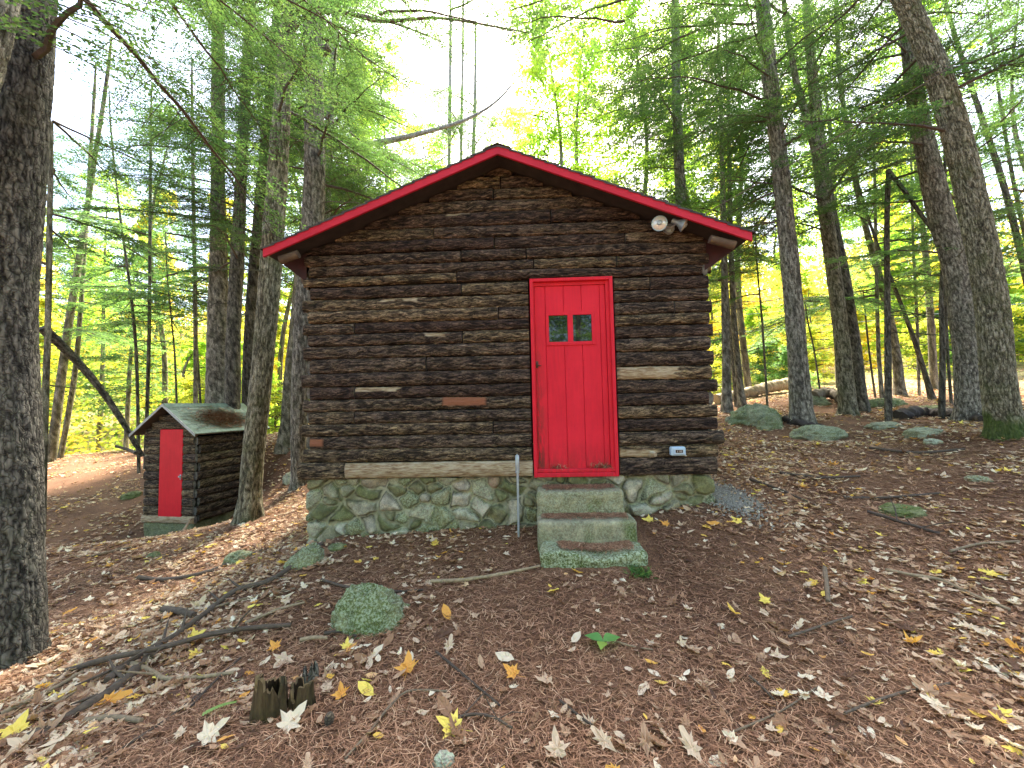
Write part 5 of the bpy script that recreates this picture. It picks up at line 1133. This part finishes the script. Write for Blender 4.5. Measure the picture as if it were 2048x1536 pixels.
for i, (pp, a, b, tn, lb) in enumerate([([(0, 1490), (90, 1430), (180, 1376), (270, 1310)], 5, 3, .8, 'straw coloured long twig rising from the left edge toward the crossed branches'),
    ([(30, 1408), (140, 1352), (230, 1318)], 4, 3, .6, 'thin grey-tan twig just right of the massive trunk foot'), ([(380, 1424), (440, 1360), (480, 1325)], 3, 3, .2, 'thin dark twig leaning toward the tallest stump'),
    ([(420, 1224), (500, 1202), (590, 1184)], 4, 3, .7, 'pale twig level with the top of the foreground boulder, on the left bank'), ([(490, 1254), (560, 1228), (610, 1212)], 6, 3, .85, 'pale stick left of the foreground boulder'),
    ([(180, 1120), (240, 1104), (262, 1100)], 5, 3, .6, 'short stick among leaves right of the massive trunk'), ([(210, 1536), (330, 1450), (400, 1400)], 4, 3, .3, 'brown twig crossing the lower left leaves diagonally'),
    ([(1460, 1480), (1560, 1440), (1640, 1380)], 3, 2, .6, 'faint tan twig across the lower right needle bed'), ([(1690, 1440), (1790, 1400), (1900, 1380)], 4, 3, .5, 'tan twig in leaves at the lower right'),
    ([(1900, 1110), (1960, 1096), (2040, 1090)], 4, 3, .7, 'pale twig near the right edge in the leaf slope'), ([(1560, 950), (1640, 960), (1720, 958)], 4, 3, .2, 'dark twig lying level beyond the gravel'), ([(1740, 900), (1830, 910), (1930, 902)], 5, 3, .3, 'brown twig lying below the flat pale boulder')]):
    stick('twig', 'twig', lb, pp, a, b, tn, 60 + i)
# leaning dead trunk on the left
pts = [P(285, 912, 8.6), P(240, 835, 8.2), P(195, 770, 7.9), P(140, 708, 7.5), P(85, 655, 7.1)]; b0 = pts[0].copy(); mb = MB()
tube(mb, np.array(pts) - b0, [.045, .055, .062, .072, .085], 16, 120, 0, trunk_disp(5, .014, 40)); tag(mb.obj('leaning_dead_trunk', M['bark_dark'], loc=b0), 'dark dead trunk slanting down from the massive left trunk to the shed', 'dead tree')
pts = [P(232, 892, 9), P(258, 900, 9), P(272, 906, 8.8)]; b0 = pts[0].copy(); mb = MB(); tube(mb, np.array(pts) - b0, [.03, .035, .04], 8, 12, 0, tint=.3); tag(mb.obj('branch', M['twig'], loc=b0), 'short level broken branch sticking out left of the shed', 'branch')
# jagged rotten stumps
def stump(cx, by, wpx, hpx, seed, label, dark=False):
    c = G(cx, by); d = c[1]; r0 = wpx / FPX * d / 2; h = hpx / FPX * d; mb = MB(); nu, nv = 40, 26; rg_ = np.random.default_rng(seed)
    th = np.linspace(0, 2 * np.pi, nu, endpoint=False); hh = h * (.35 + .65 * np.clip(fbm(np.stack([np.cos(th) * 2.6 + seed, np.sin(th) * 2.6, th * 0], -1), 3, seed) * 2 - .35, 0, 1))
    t = np.linspace(0, 1, nv); T_, H_ = np.meshgrid(th, t); rad = r0 * (1.15 - .3 * H_) * (1 + (fbm(np.stack([np.cos(T_) * 6, np.sin(T_) * 6, H_ * .8], -1), 3, seed + 1) - .5) * .7)
    z = H_ * hh[None, :] - .03; V = np.stack([np.cos(T_) * rad, np.sin(T_) * rad, z], -1)
    ridge = fbm(np.stack([np.cos(T_) * 9, np.sin(T_) * 9, H_ * 1.2], -1), 3, seed + 2)
    V2 = V.copy(); V2[..., :2] *= .72
    mb.add(V.reshape(-1, 3), grid_faces(nu, nv, True), ridge=ridge.ravel(), moss=.08)
    mb.add(V2.reshape(-1, 3), grid_faces(nu, nv, True)[:, ::-1], ridge=ridge.ravel() * .4, moss=0.)
    rim = np.concatenate([V[-1], V2[-1]]); i = np.arange(nu); mb.add(rim, np.stack([i, (i + 1) % nu, (i + 1) % nu + nu, i + nu], -1), ridge=.9, moss=.1)
    return tag(mb.obj('rotten_stump', M['bark_dark' if dark else 'rot'], loc=(c[0], c[1] + r0 * .8, c[2])), label, 'stump')
stump(527, 1448, 58, 92, 3, 'tallest jagged rotten stump in the lower left foreground'); stump(592, 1428, 46, 58, 4, 'middle jagged rotten stump, right of the tallest one'); stump(614, 1372, 30, 44, 5, 'small blackened stump behind the two jagged ones', True)
# rail fence far left of the cabin
fe = empty('rail_fence', P(552, 853, 16), 'distant dark wooden rail fence glimpsed left of the cabin', 'fence')
mb = MB(); tube(mb, [(0, 0, -.3), (0, 0, .75)], [.07, .07], 8, 2, tint=.2); mb.obj('post', M['twig'], fe)
mb = MB(); tube(mb, [(-.5, .1, .45), (2.2, -.1, .5)], [.05, .05], 8, 2, tint=.2); mb.obj('rail', M['twig'], fe)
# overhead cable from the roof edge to the upper right; wires far behind
def cable(name, a, b, r, sag, label, mat='twig', tint=.5):
    t = np.linspace(0, 1, 30)[:, None]; pts = a * (1 - t) + b * t; pts[:, 2] -= (4 * t * (1 - t))[:, 0] * sag; mb = MB(); tube(mb, pts - a, np.full(30, r), 6, None, 0, tint=tint, cap=False)
    return tag(mb.obj(name, M[mat], loc=a), label, 'cable')
cable('overhead_cable', P(1408, 428, 5.6), P(2100, 5, 4.6), .006, .06, 'thin dark cable rising from the roof to the upper right corner')
for (y0, y1, lab) in ((596, 575, 'upper'), (622, 590, 'middle'), (655, 632, 'lower')): cable('utility_wire', P(1430, y0 + 12, 16), P(2080, y1 - 30, 16), .011, .12, f'{lab} of three pale wires strung level behind the right-hand trunks', 'galv')
# green seedling
sp_ = G(1207, 1300); se = empty('seedling', sp_, 'small green seedling with three leaves in the brown needles', 'plant')
M['green_leaf'] = leaf_mat('green_leaf', [(0, (.08, .3, .09)), (1, (.3, .45, .08))], .35)
def blade(L, Wd, curl, n=9):
    t = np.linspace(0, 1, n); w_ = Wd * np.sin(np.pi * t ** .8) * (1 + .12 * np.sin(t * 40)); V = []
    for i in range(n): V += [(-w_[i], t[i] * L, curl * t[i] ** 2 * L + abs(w_[i]) * .25), (0, t[i] * L, curl * t[i] ** 2 * L), (w_[i], t[i] * L, curl * t[i] ** 2 * L + abs(w_[i]) * .25)]
    return np.array(V), grid_faces(3, n)
mb = MB(); tube(mb, [(0, 0, 0), (.004, 0, .045)], [.002, .0015], 5, 2, tint=.4); mb.obj('stem', M['twig'], se)
for az, L, tn in ((1.0, .12, .2), (-1.25, .12, .25), (2.75, .085, .9)):
    mb = MB(); V, F = blade(L, L * .34, -.25); mb.add(V, F, tint=tn); o = mb.obj('leaf', M['green_leaf'], se); o.location = (0, 0, .045); o.rotation_euler = (.25, 0, az)
# pine cone
c = G(659, 1452); pc = empty('pine_cone', c, 'brown pine cone standing in the needles near the bottom, right of the stumps', 'pine cone'); mb = MB()
n = 90
for i in range(n):
    t = i / n; a = i * 2.4; rr = .021 * math.sin(math.pi * (.12 + .8 * t)) ** .7; z = .075 * t; dv = np.array([math.cos(a), math.sin(a), .35]); sdv = np.array([-math.sin(a), math.cos(a), 0]); p = np.array([0, 0, z])
    mb.add([p + sdv * .002, p - sdv * .002, p + dv * rr - sdv * .006, p + dv * rr * 1.15, p + dv * rr + sdv * .006], [(0, 1, 2), (0, 2, 3), (0, 3, 4)], tint=.35 + .3 * (i % 3) / 2)
o = mb.obj('scales', M['twig'], pc, smooth=False); o.rotation_euler = (.35, .15, 0)
# moss and fern tufts
def tuft(px, py, n, L, mat, label, name, cat, spread=.05, seed=1):
    c = G(px, py); r = np.random.default_rng(seed); mb = MB()
    for i in range(n):
        b = np.r_[r.normal(0, spread, 2), 0]; dv = np.r_[r.normal(0, .5, 2), 1.]; dv /= np.linalg.norm(dv); l = L * r.uniform(.5, 1.2); s = np.array([dv[1], -dv[0], 0]) * 1; s = s / (np.linalg.norm(s) + 1e-6) * .0025
        mb.add([b - s, b + s, b + dv * l * .6 + s + [0, 0, -.005], b + dv * l * np.array([1.5, 1.5, .8])], [(0, 1, 2, 3)], tint=r.random())
    return tag(mb.obj(name, M[mat], loc=c, smooth=False), label, cat)
tuft(1278, 1152, 260, .075, 'hemlock_light', 'tuft of moss and grass at the right foot of the bottom stone step', 'grass_tuft', 'grass', .035, 1)
c = G(430, 1440); mb = MB()
for i in range(26):
    t = i / 26; sdn = 1 if i % 2 else -1; p = np.array([-.06 + .12 * t, .07 * t, .03 + .01 * math.sin(t * 3)]); l = .018 * (1 - .6 * t)
    mb.add([p, p + [.012, 0, 0], p + [l * .3 + .012, sdn * l, -.004], p + [l * .3, sdn * l, -.004]], [(0, 1, 2, 3)], tint=.8)
tag(mb.obj('fern_frond', M['teal_leaf'], loc=c, smooth=False), 'single small blue-green fern frond flat on the needles, lower left', 'fern')
# ---------------------------------------------------------------- leaf litter
def lobed(kind):
    if kind == 'maple':
        ang = np.array([-90, -62, -38, -20, 8, 22, 40, 58, 74, 90, 106, 122, 140, 158, 172, 200, 218, 242]) * np.pi / 180
        rad = np.array([.34, .5, .62, .42, .9, .52, .62, .96 * .5, .78, 1.12, .78, .48, .62, .52, .9, .42, .62, .5])
    elif kind == 'oak':
        ang = np.array([-90, -70, -40, -25, 5, 20, 40, 55, 65, 80, 90, 100, 115, 125, 140, 160, 175, 205, 220, 250]) * np.pi / 180
        rad = np.array([.9, .45, .34, .52, .30, .55, .32, .78, .55, .98, 1.05, .98, .55, .78, .32, .55, .30, .52, .34, .45])
    else:
        ang = np.linspace(-np.pi / 2, 1.5 * np.pi, 10, endpoint=False); rad = 1 / np.sqrt((np.cos(ang) / .42) ** 2 + (np.sin(ang) / 1.0) ** 2)
    x, y = np.cos(ang) * rad, np.sin(ang) * rad
    return np.c_[x, y]
OUT = {k: lobed(k) for k in ('maple', 'oak', 'oval')}
def leaves(mb, xyz, size, az, tilt, tdir, curl, kind, tint, mat=0):
    o = OUT[kind]; k = len(o); n = len(xyz); rin = o * .5
    loc = np.concatenate([[[0, 0]], rin, o])            # centre, inner ring, outer ring
    X_, Y_ = loc[:, 0][None] * size[:, None], loc[:, 1][None] * size[:, None]
    Zl = (curl[:, None] * (loc[:, 0] ** 2)[None] + (curl * .5)[:, None] * (loc[:, 1] ** 2)[None] + rng.normal(0, .06, (n, 2 * k + 1))) * size[:, None]
    c, s = np.cos(az)[:, None], np.sin(az)[:, None]; x, y = X_ * c - Y_ * s, X_ * s + Y_ * c
    tx, ty = np.cos(tdir)[:, None], np.sin(tdir)[:, None]; a = x * tx + y * ty; b = -x * ty + y * tx; ct, st_ = np.cos(tilt)[:, None], np.sin(tilt)[:, None]
    a2 = a * ct - Zl * st_; z2 = a * st_ + Zl * ct; x, y = a2 * tx - b * ty, a2 * ty + b * tx
    V = np.stack([x + xyz[:, 0:1], y + xyz[:, 1:2], z2 + xyz[:, 2:3]], -1)
    i = np.arange(k); T1 = np.stack([i * 0, 1 + i, 1 + (i + 1) % k], -1); Q1 = np.stack([1 + i, 1 + k + i, 1 + k + (i + 1) % k, 1 + (i + 1) % k], -1)
    off = (np.arange(n) * (2 * k + 1))[:, None, None]
    mb.add(V.reshape(-1, 3), (T1[None] + off).reshape(-1, 3), mat, tint=np.repeat(np.clip(tint, 0, 1), 2 * k + 1)); nb = mb.n - len(V) * (2 * k + 1)
    mb.Q.append((Q1[None] + off).reshape(-1, 4) + nb); mb.qm.append(np.full(n * k, mat))
def inside_house(x, y):
    p = np.stack([x, y], -1) - O[:2]; u = p @ EXv[:2]; v = p @ EYv[:2]; h = (u > U0 - .02) & (u < U1 + .02) & (v > -.03) & (v < DEPTH)
    s = (u > .05) & (u < 1.12) & (v > -.9) & (v < 0)
    a = np.stack([x - shO[0], y - shO[1]], -1); ex = np.array([math.cos(SY), -math.sin(SY)]); ey = np.array([math.sin(SY), math.cos(SY)]); su, sv = a @ ex, a @ ey
    return h | s | ((su > -SW) & (su < 0) & (sv > 0) & (sv < SD))
def scatter(n, dmin, dmax, pw=1.0, seed=1):
    r = np.random.default_rng(seed); u = r.random(n); d = dmin + (dmax - dmin) * u ** pw; px = r.uniform(-800, 2900, n)
    rx = (px - 1024) / FPX; x = rx * d; y = d; ok = ~inside_house(x, y); return x[ok], y[ok], px[ok], r
def dens_at(x, y):
    """bare needle bed in the middle, leaves thick on the left bank, the right slope and far off"""
    d = .1 + .6 * np.clip((np.hypot((x - .85) / 1.45, (y - 2.7) / 1.9) - .8) / .6, 0, 1) + .3 * np.clip(np.hypot(x - .85, (y - 2.7)) / 2 - 1, 0, 1)
    n = fbm(np.stack([x * 1.3, y * 1.3, x * 0], -1), 3, 77); d = d * np.clip((n - .30) * 3.6, .12, 1.25)
    nd = fbm(np.stack([x * 4, y * 4, x * 0 + 4], -1), 2, 78); return np.clip(d * (.5 + nd), 0, 1)
mb = MB()
for kind, frac, s0, sd0 in (('oval', .55, .027, 3), ('oak', .27, .040, 4), ('maple', .18, .040, 5)):
    for (n, d0, d1, pw, sc) in ((int(95000 * frac), 1.3, 7, .85, 1.), (int(88000 * frac), 6, 17, .8, 1.2)):
        x, y, px, r = scatter(n, d0, d1, pw, sd0 + int(d0)); keep = r.random(len(x)) < dens_at(x, y) * (1 if d0 > 5 else .8); x, y = x[keep], y[keep]; m = len(x)
        size = s0 * sc * r.lognormal(0, .3, m); z = gz(x, y) + .012 + r.random(m) * .018
        hue = r.random(m); tint = np.where(hue < .2, r.uniform(.02, .3, m), np.where(hue < .6, r.uniform(.3, .6, m), np.where(hue < .94, r.uniform(.6, .9, m), r.uniform(.92, 1, m))))
        leaves(mb, np.stack([x, y, z], -1), size, r.uniform(0, 6.28, m), np.abs(r.normal(0, .28, m)), r.uniform(0, 6.28, m), r.normal(.25, .4, m), kind, tint)
ll = mb.obj('leaf_litter', M['litter'], smooth=False); tag(ll, 'layer of small fallen leaves in tan, brown and yellow over the forest floor', 'fallen leaves', kind='stuff')
# needles: thin slivers, thickest near the viewer, also lying on the steps and the shed roof
def needles(mb, x, y, z, r, L0=.075, w0=.0017, flat=.12, tl=0., th=1.):
    n = len(x); a = r.uniform(0, 6.28, n); L = L0 * r.uniform(.5, 1.2, n); dv = np.stack([np.cos(a), np.sin(a), r.normal(0, flat, n)], -1); sd_ = np.stack([-np.sin(a), np.cos(a), 0 * a], -1)
    c = np.stack([x, y, z], -1); bend = (r.normal(0, .12, n) * L)[:, None] * sd_; w_ = (w0 * r.uniform(.7, 1.3, n) * np.clip(c[:, 1] / 2.6, .8, 2.2))[:, None]
    A_ = c - dv * L[:, None] / 2; B_ = c + bend; C_ = c + dv * L[:, None] / 2
    V = np.stack([A_ - sd_ * w_, A_ + sd_ * w_, B_ + sd_ * w_, B_ - sd_ * w_, C_ + sd_ * w_ * .4, C_ - sd_ * w_ * .4], 1).reshape(-1, 3); o = (np.arange(n) * 6)[:, None]
    F = np.concatenate([np.array([[0, 1, 2, 3]]) + o, np.array([[3, 2, 4, 5]]) + o]); t = np.clip(tl + (th - tl) * r.beta(1.6, 1.8, n), 0, 1); mb.add(V, F, tint=np.repeat(t, 6))
mb = MB(); x, y, px, r = scatter(270000, 1.25, 7.5, 1.0, 41); z = gz(x, y) + .006 + r.random(len(x)) ** 1.5 * .022; needles(mb, x, y, z, r)
for (o_, zt), D, xa, xb, dep in zip(st, (3.93, 3.68, 3.40), (1090, 1085, 1120), (1235, 1260, 1270), (.3, .27, .28)):
    n = 1500; ua, ub = W(xa, 1000, D)[0], W(xb, 1000, D)[0]; u = r.uniform(ua, ub, n); v = np.clip(r.beta(3, 1.4, n), 0, 1) * (dep - .03) + D - DW + .03
    sagz = (.05 if D == 3.40 else 0) * np.exp(-((u - (W(1082, 1106, D)[0] + W(1298, 1106, D)[0]) / 2 - .06) / .22) ** 2) * .6
    p = O[None] + u[:, None] * EXv + v[:, None] * EYv; needles(mb, p[:, 0], p[:, 1], zt + .004 + r.random(n) * .012 - sagz, r)
n = 150; u = np.r_[r.normal(.26 + DU0, .04, 50), r.normal(DU1 - .17, .07, 100)]; z = ZS + .082 + np.abs(r.normal(0, .02, n)); p = O[None] + u[:, None] * EXv + EYv * -.025; needles(mb, p[:, 0], p[:, 1], z, r, flat=.6)
nl = mb.obj('needle_litter', M['needle'], smooth=False); tag(nl, 'carpet of fallen reddish brown pine needles around the cabin and steps', 'pine needles', kind='stuff')
mb = MB(); n = 2600; a = np.clip(r.normal(.42, .13, n), .1, .68); yv = np.clip(r.normal(.7, .3, n), -.1, SD + .1); xx = -SW / 2 + a; zz_ = SPK - a * sp + .066 + r.random(n) * .015; loc = np.stack([xx, yv, zz_, np.ones(n)], -1) @ S2W.T
needles(mb, loc[:, 0], loc[:, 1], loc[:, 2], r, L0=.14, w0=.003, tl=.35); tag(mb.obj('roof_needles', M['needle'], smooth=False), 'rusty pine needles drifted on the green shed roof', 'pine needles', kind='stuff')
# gravel strip by the foundation's right corner
mb = MB(); n = 2600; c = G(1478, 1000); x = c[0] + r.normal(0, .13, n) - .15; y = c[1] + r.normal(0, .22, n); k = ~inside_house(x, y); x, y = x[k], y[k]; z = gz(x, y) + .022 + r.random(len(x)) * .01; n = len(x)
oc = np.array([(1, 0, 0), (0, 1, 0), (-1, 0, 0), (0, -1, 0), (0, 0, 1), (0, 0, -1)]); s = r.uniform(.007, .018, n)
V = (oc[None] * s[:, None, None] * r.uniform(.6, 1.2, (n, 6, 1)) + np.stack([x, y, z], -1)[:, None]).reshape(-1, 3); o = (np.arange(n) * 6)[:, None, None]
F = (np.array([(0, 1, 4), (1, 2, 4), (2, 3, 4), (3, 0, 4), (1, 0, 5), (2, 1, 5), (3, 2, 5), (0, 3, 5)])[None] + o).reshape(-1, 3); mb.add(V, F); tag(mb.obj('gravel', M['gravel'], smooth=False), 'patch of grey gravel at the right corner of the foundation', 'gravel', kind='stuff')
# ---- the leaves that stand out, each its own object
KC = {'yellow': .985, 'pale': .83, 'orange': .945, 'rust': .36, 'tan': .72, 'brown': .5}
def big_leaf(px, py, kind, col, size, az, label, tilt=.42, curl=.3, lift=.03):
    c = G(px, py); mb = MB(); leaves(mb, np.zeros((1, 3)), np.array([size * 1.15]), np.array([az]), np.array([tilt]), np.array([1.57 + .5 * math.sin(px)]), np.array([curl]), kind, np.array([KC[col]]))
    tube(mb, [(0, 0, 0), (math.sin(az) * size * .9, -math.cos(az) * size * .9, -.004), (math.sin(az) * size * 1.5, -math.cos(az) * size * 1.5, .004)], [.0012, .0012, .001], 4, None, tint=KC[col])
    tag(mb.obj('fallen_leaf', M['litter'], loc=c + [0, 0, lift], smooth=False), label, 'leaf', 'large fallen leaves lying in the foreground')
for a in [(26, 1480, 'maple', 'yellow', .075, .3, 'bright yellow maple leaf at the bottom left corner'),
          (45, 1505, 'maple', 'tan', .06, 1.5, 'tan leaf tucked under the yellow one at the bottom left corner'),
          (416, 1492, 'maple', 'pale', .07, -.6, 'pale yellow maple leaf below the rotten stumps, near the bottom edge'),
          (578, 1460, 'maple', 'pale', .078, -.5, 'pale yellow maple leaf right below the middle stump'),
          (386, 1284, 'maple', 'yellow', .062, -.9, 'bright yellow leaf resting above the crossing dark branch'),
          (550, 1306, 'maple', 'orange', .05, .9, 'orange leaf behind the small blackened stump'),
          (692, 1302, 'maple', 'yellow', .042, .2, 'small bright yellow leaf just below the foreground boulder'),
          (893, 1236, 'oval', 'orange', .062, .5, 'orange-brown upturned leaf right of the foreground boulder'),
          (898, 1305, 'oak', 'tan', .062, -.1, 'ribbed tan leaf under the orange-brown upturned one'),
          (776, 1292, 'oval', 'rust', .052, -.4, 'rusty folded leaf right under the foreground boulder'),
          (752, 1316, 'oval', 'pale', .052, -.7, 'pale oval leaf beside the rusty folded leaf'),
          (722, 1330, 'oval', 'rust', .05, 1.2, 'curled rust-coloured leaf left of the pale oval one'),
          (815, 1350, 'maple', 'orange', .078, .1, 'large orange maple leaf at centre left, the biggest orange one'),
          (822, 1326, 'oval', 'pale', .034, .1, 'small whitish leaf standing on the big orange maple leaf'),
          (732, 1392, 'oval', 'yellow', .056, 1.0, 'mottled yellow oval leaf below the big orange maple leaf'),
          (682, 1400, 'maple', 'orange', .05, .4, 'curled yellow-orange leaf right of the pine cone'),
          (890, 1432, 'oval', 'rust', .058, .7, 'smooth reddish brown oval leaf near the forked twig'),
          (905, 1468, 'maple', 'yellow', .07, 1.2, 'pale yellow oak leaf under the forked twig'),
          (1026, 1362, 'maple', 'orange', .055, 1.0, 'orange leaf left of the dark needle bed'),
          (1010, 1326, 'oval', 'pale', .055, 1.1, 'long pale leaf at centre, right of the large orange maple leaf'),
          (1152, 1290, 'oval', 'pale', .045, -.7, 'pale oval leaf lying left of the green seedling'),
          (1531, 1214, 'maple', 'yellow', .048, .1, 'lone bright yellow maple leaf right of centre'),
          (1529, 1234, 'maple', 'tan', .04, 1.8, 'dull leaf directly under the lone bright yellow one'),
          (1475, 1050, 'maple', 'yellow', .06, .2, 'bright yellow leaf below the gravel patch'),
          (1426, 1054, 'oval', 'orange', .055, 1.4, 'orange leaf left of the yellow one below the gravel patch'),
          (1300, 1046, 'maple', 'yellow', .065, 1.3, 'yellow leaf beside the middle stone step'),
          (1332, 1056, 'maple', 'orange', .055, .8, 'orange leaf at the right end of the row beside the middle step'),
          (1462, 1364, 'oval', 'pale', .035, -.9, 'slim whitish leaf alone on the dark needle bed'),
          (1385, 1520, 'oak', 'tan', .07, .3, 'large tan oak leaf at the bottom edge right of centre'),
          (1210, 1500, 'oak', 'tan', .062, .7, 'ragged tan oak leaf at the bottom centre'),
          (1292, 1500, 'oak', 'brown', .06, -.2, 'brown oak leaf between the two tan ones at the bottom'),
          (1115, 1515, 'maple', 'tan', .06, .1, 'wide tan maple leaf at the bottom centre'),
          (1985, 1158, 'oak', 'yellow', .065, 1.1, 'yellow oak leaf over the tan stick at the right'),
          (1858, 1400, 'maple', 'brown', .065, .4, 'olive brown leaf at the lower right'),
          (1872, 1425, 'oak', 'pale', .05, .9, 'whitish curled leaf under the olive brown one at the lower right'),
          (1920, 1412, 'oval', 'rust', .055, 1.3, 'rosy oval leaf at the lower right, right of the olive brown one'),
          (1760, 1078, 'maple', 'yellow', .035, .5, 'small bright yellow leaf on the right slope'),
          (215, 1416, 'oak', 'orange', .085, -1.0, 'long orange-brown oak leaf at the lower left bank'),
          (628, 1110, 'oval', 'yellow', .035, .5, 'small yellow leaf right of the slab rock')]:
    big_leaf(*a)
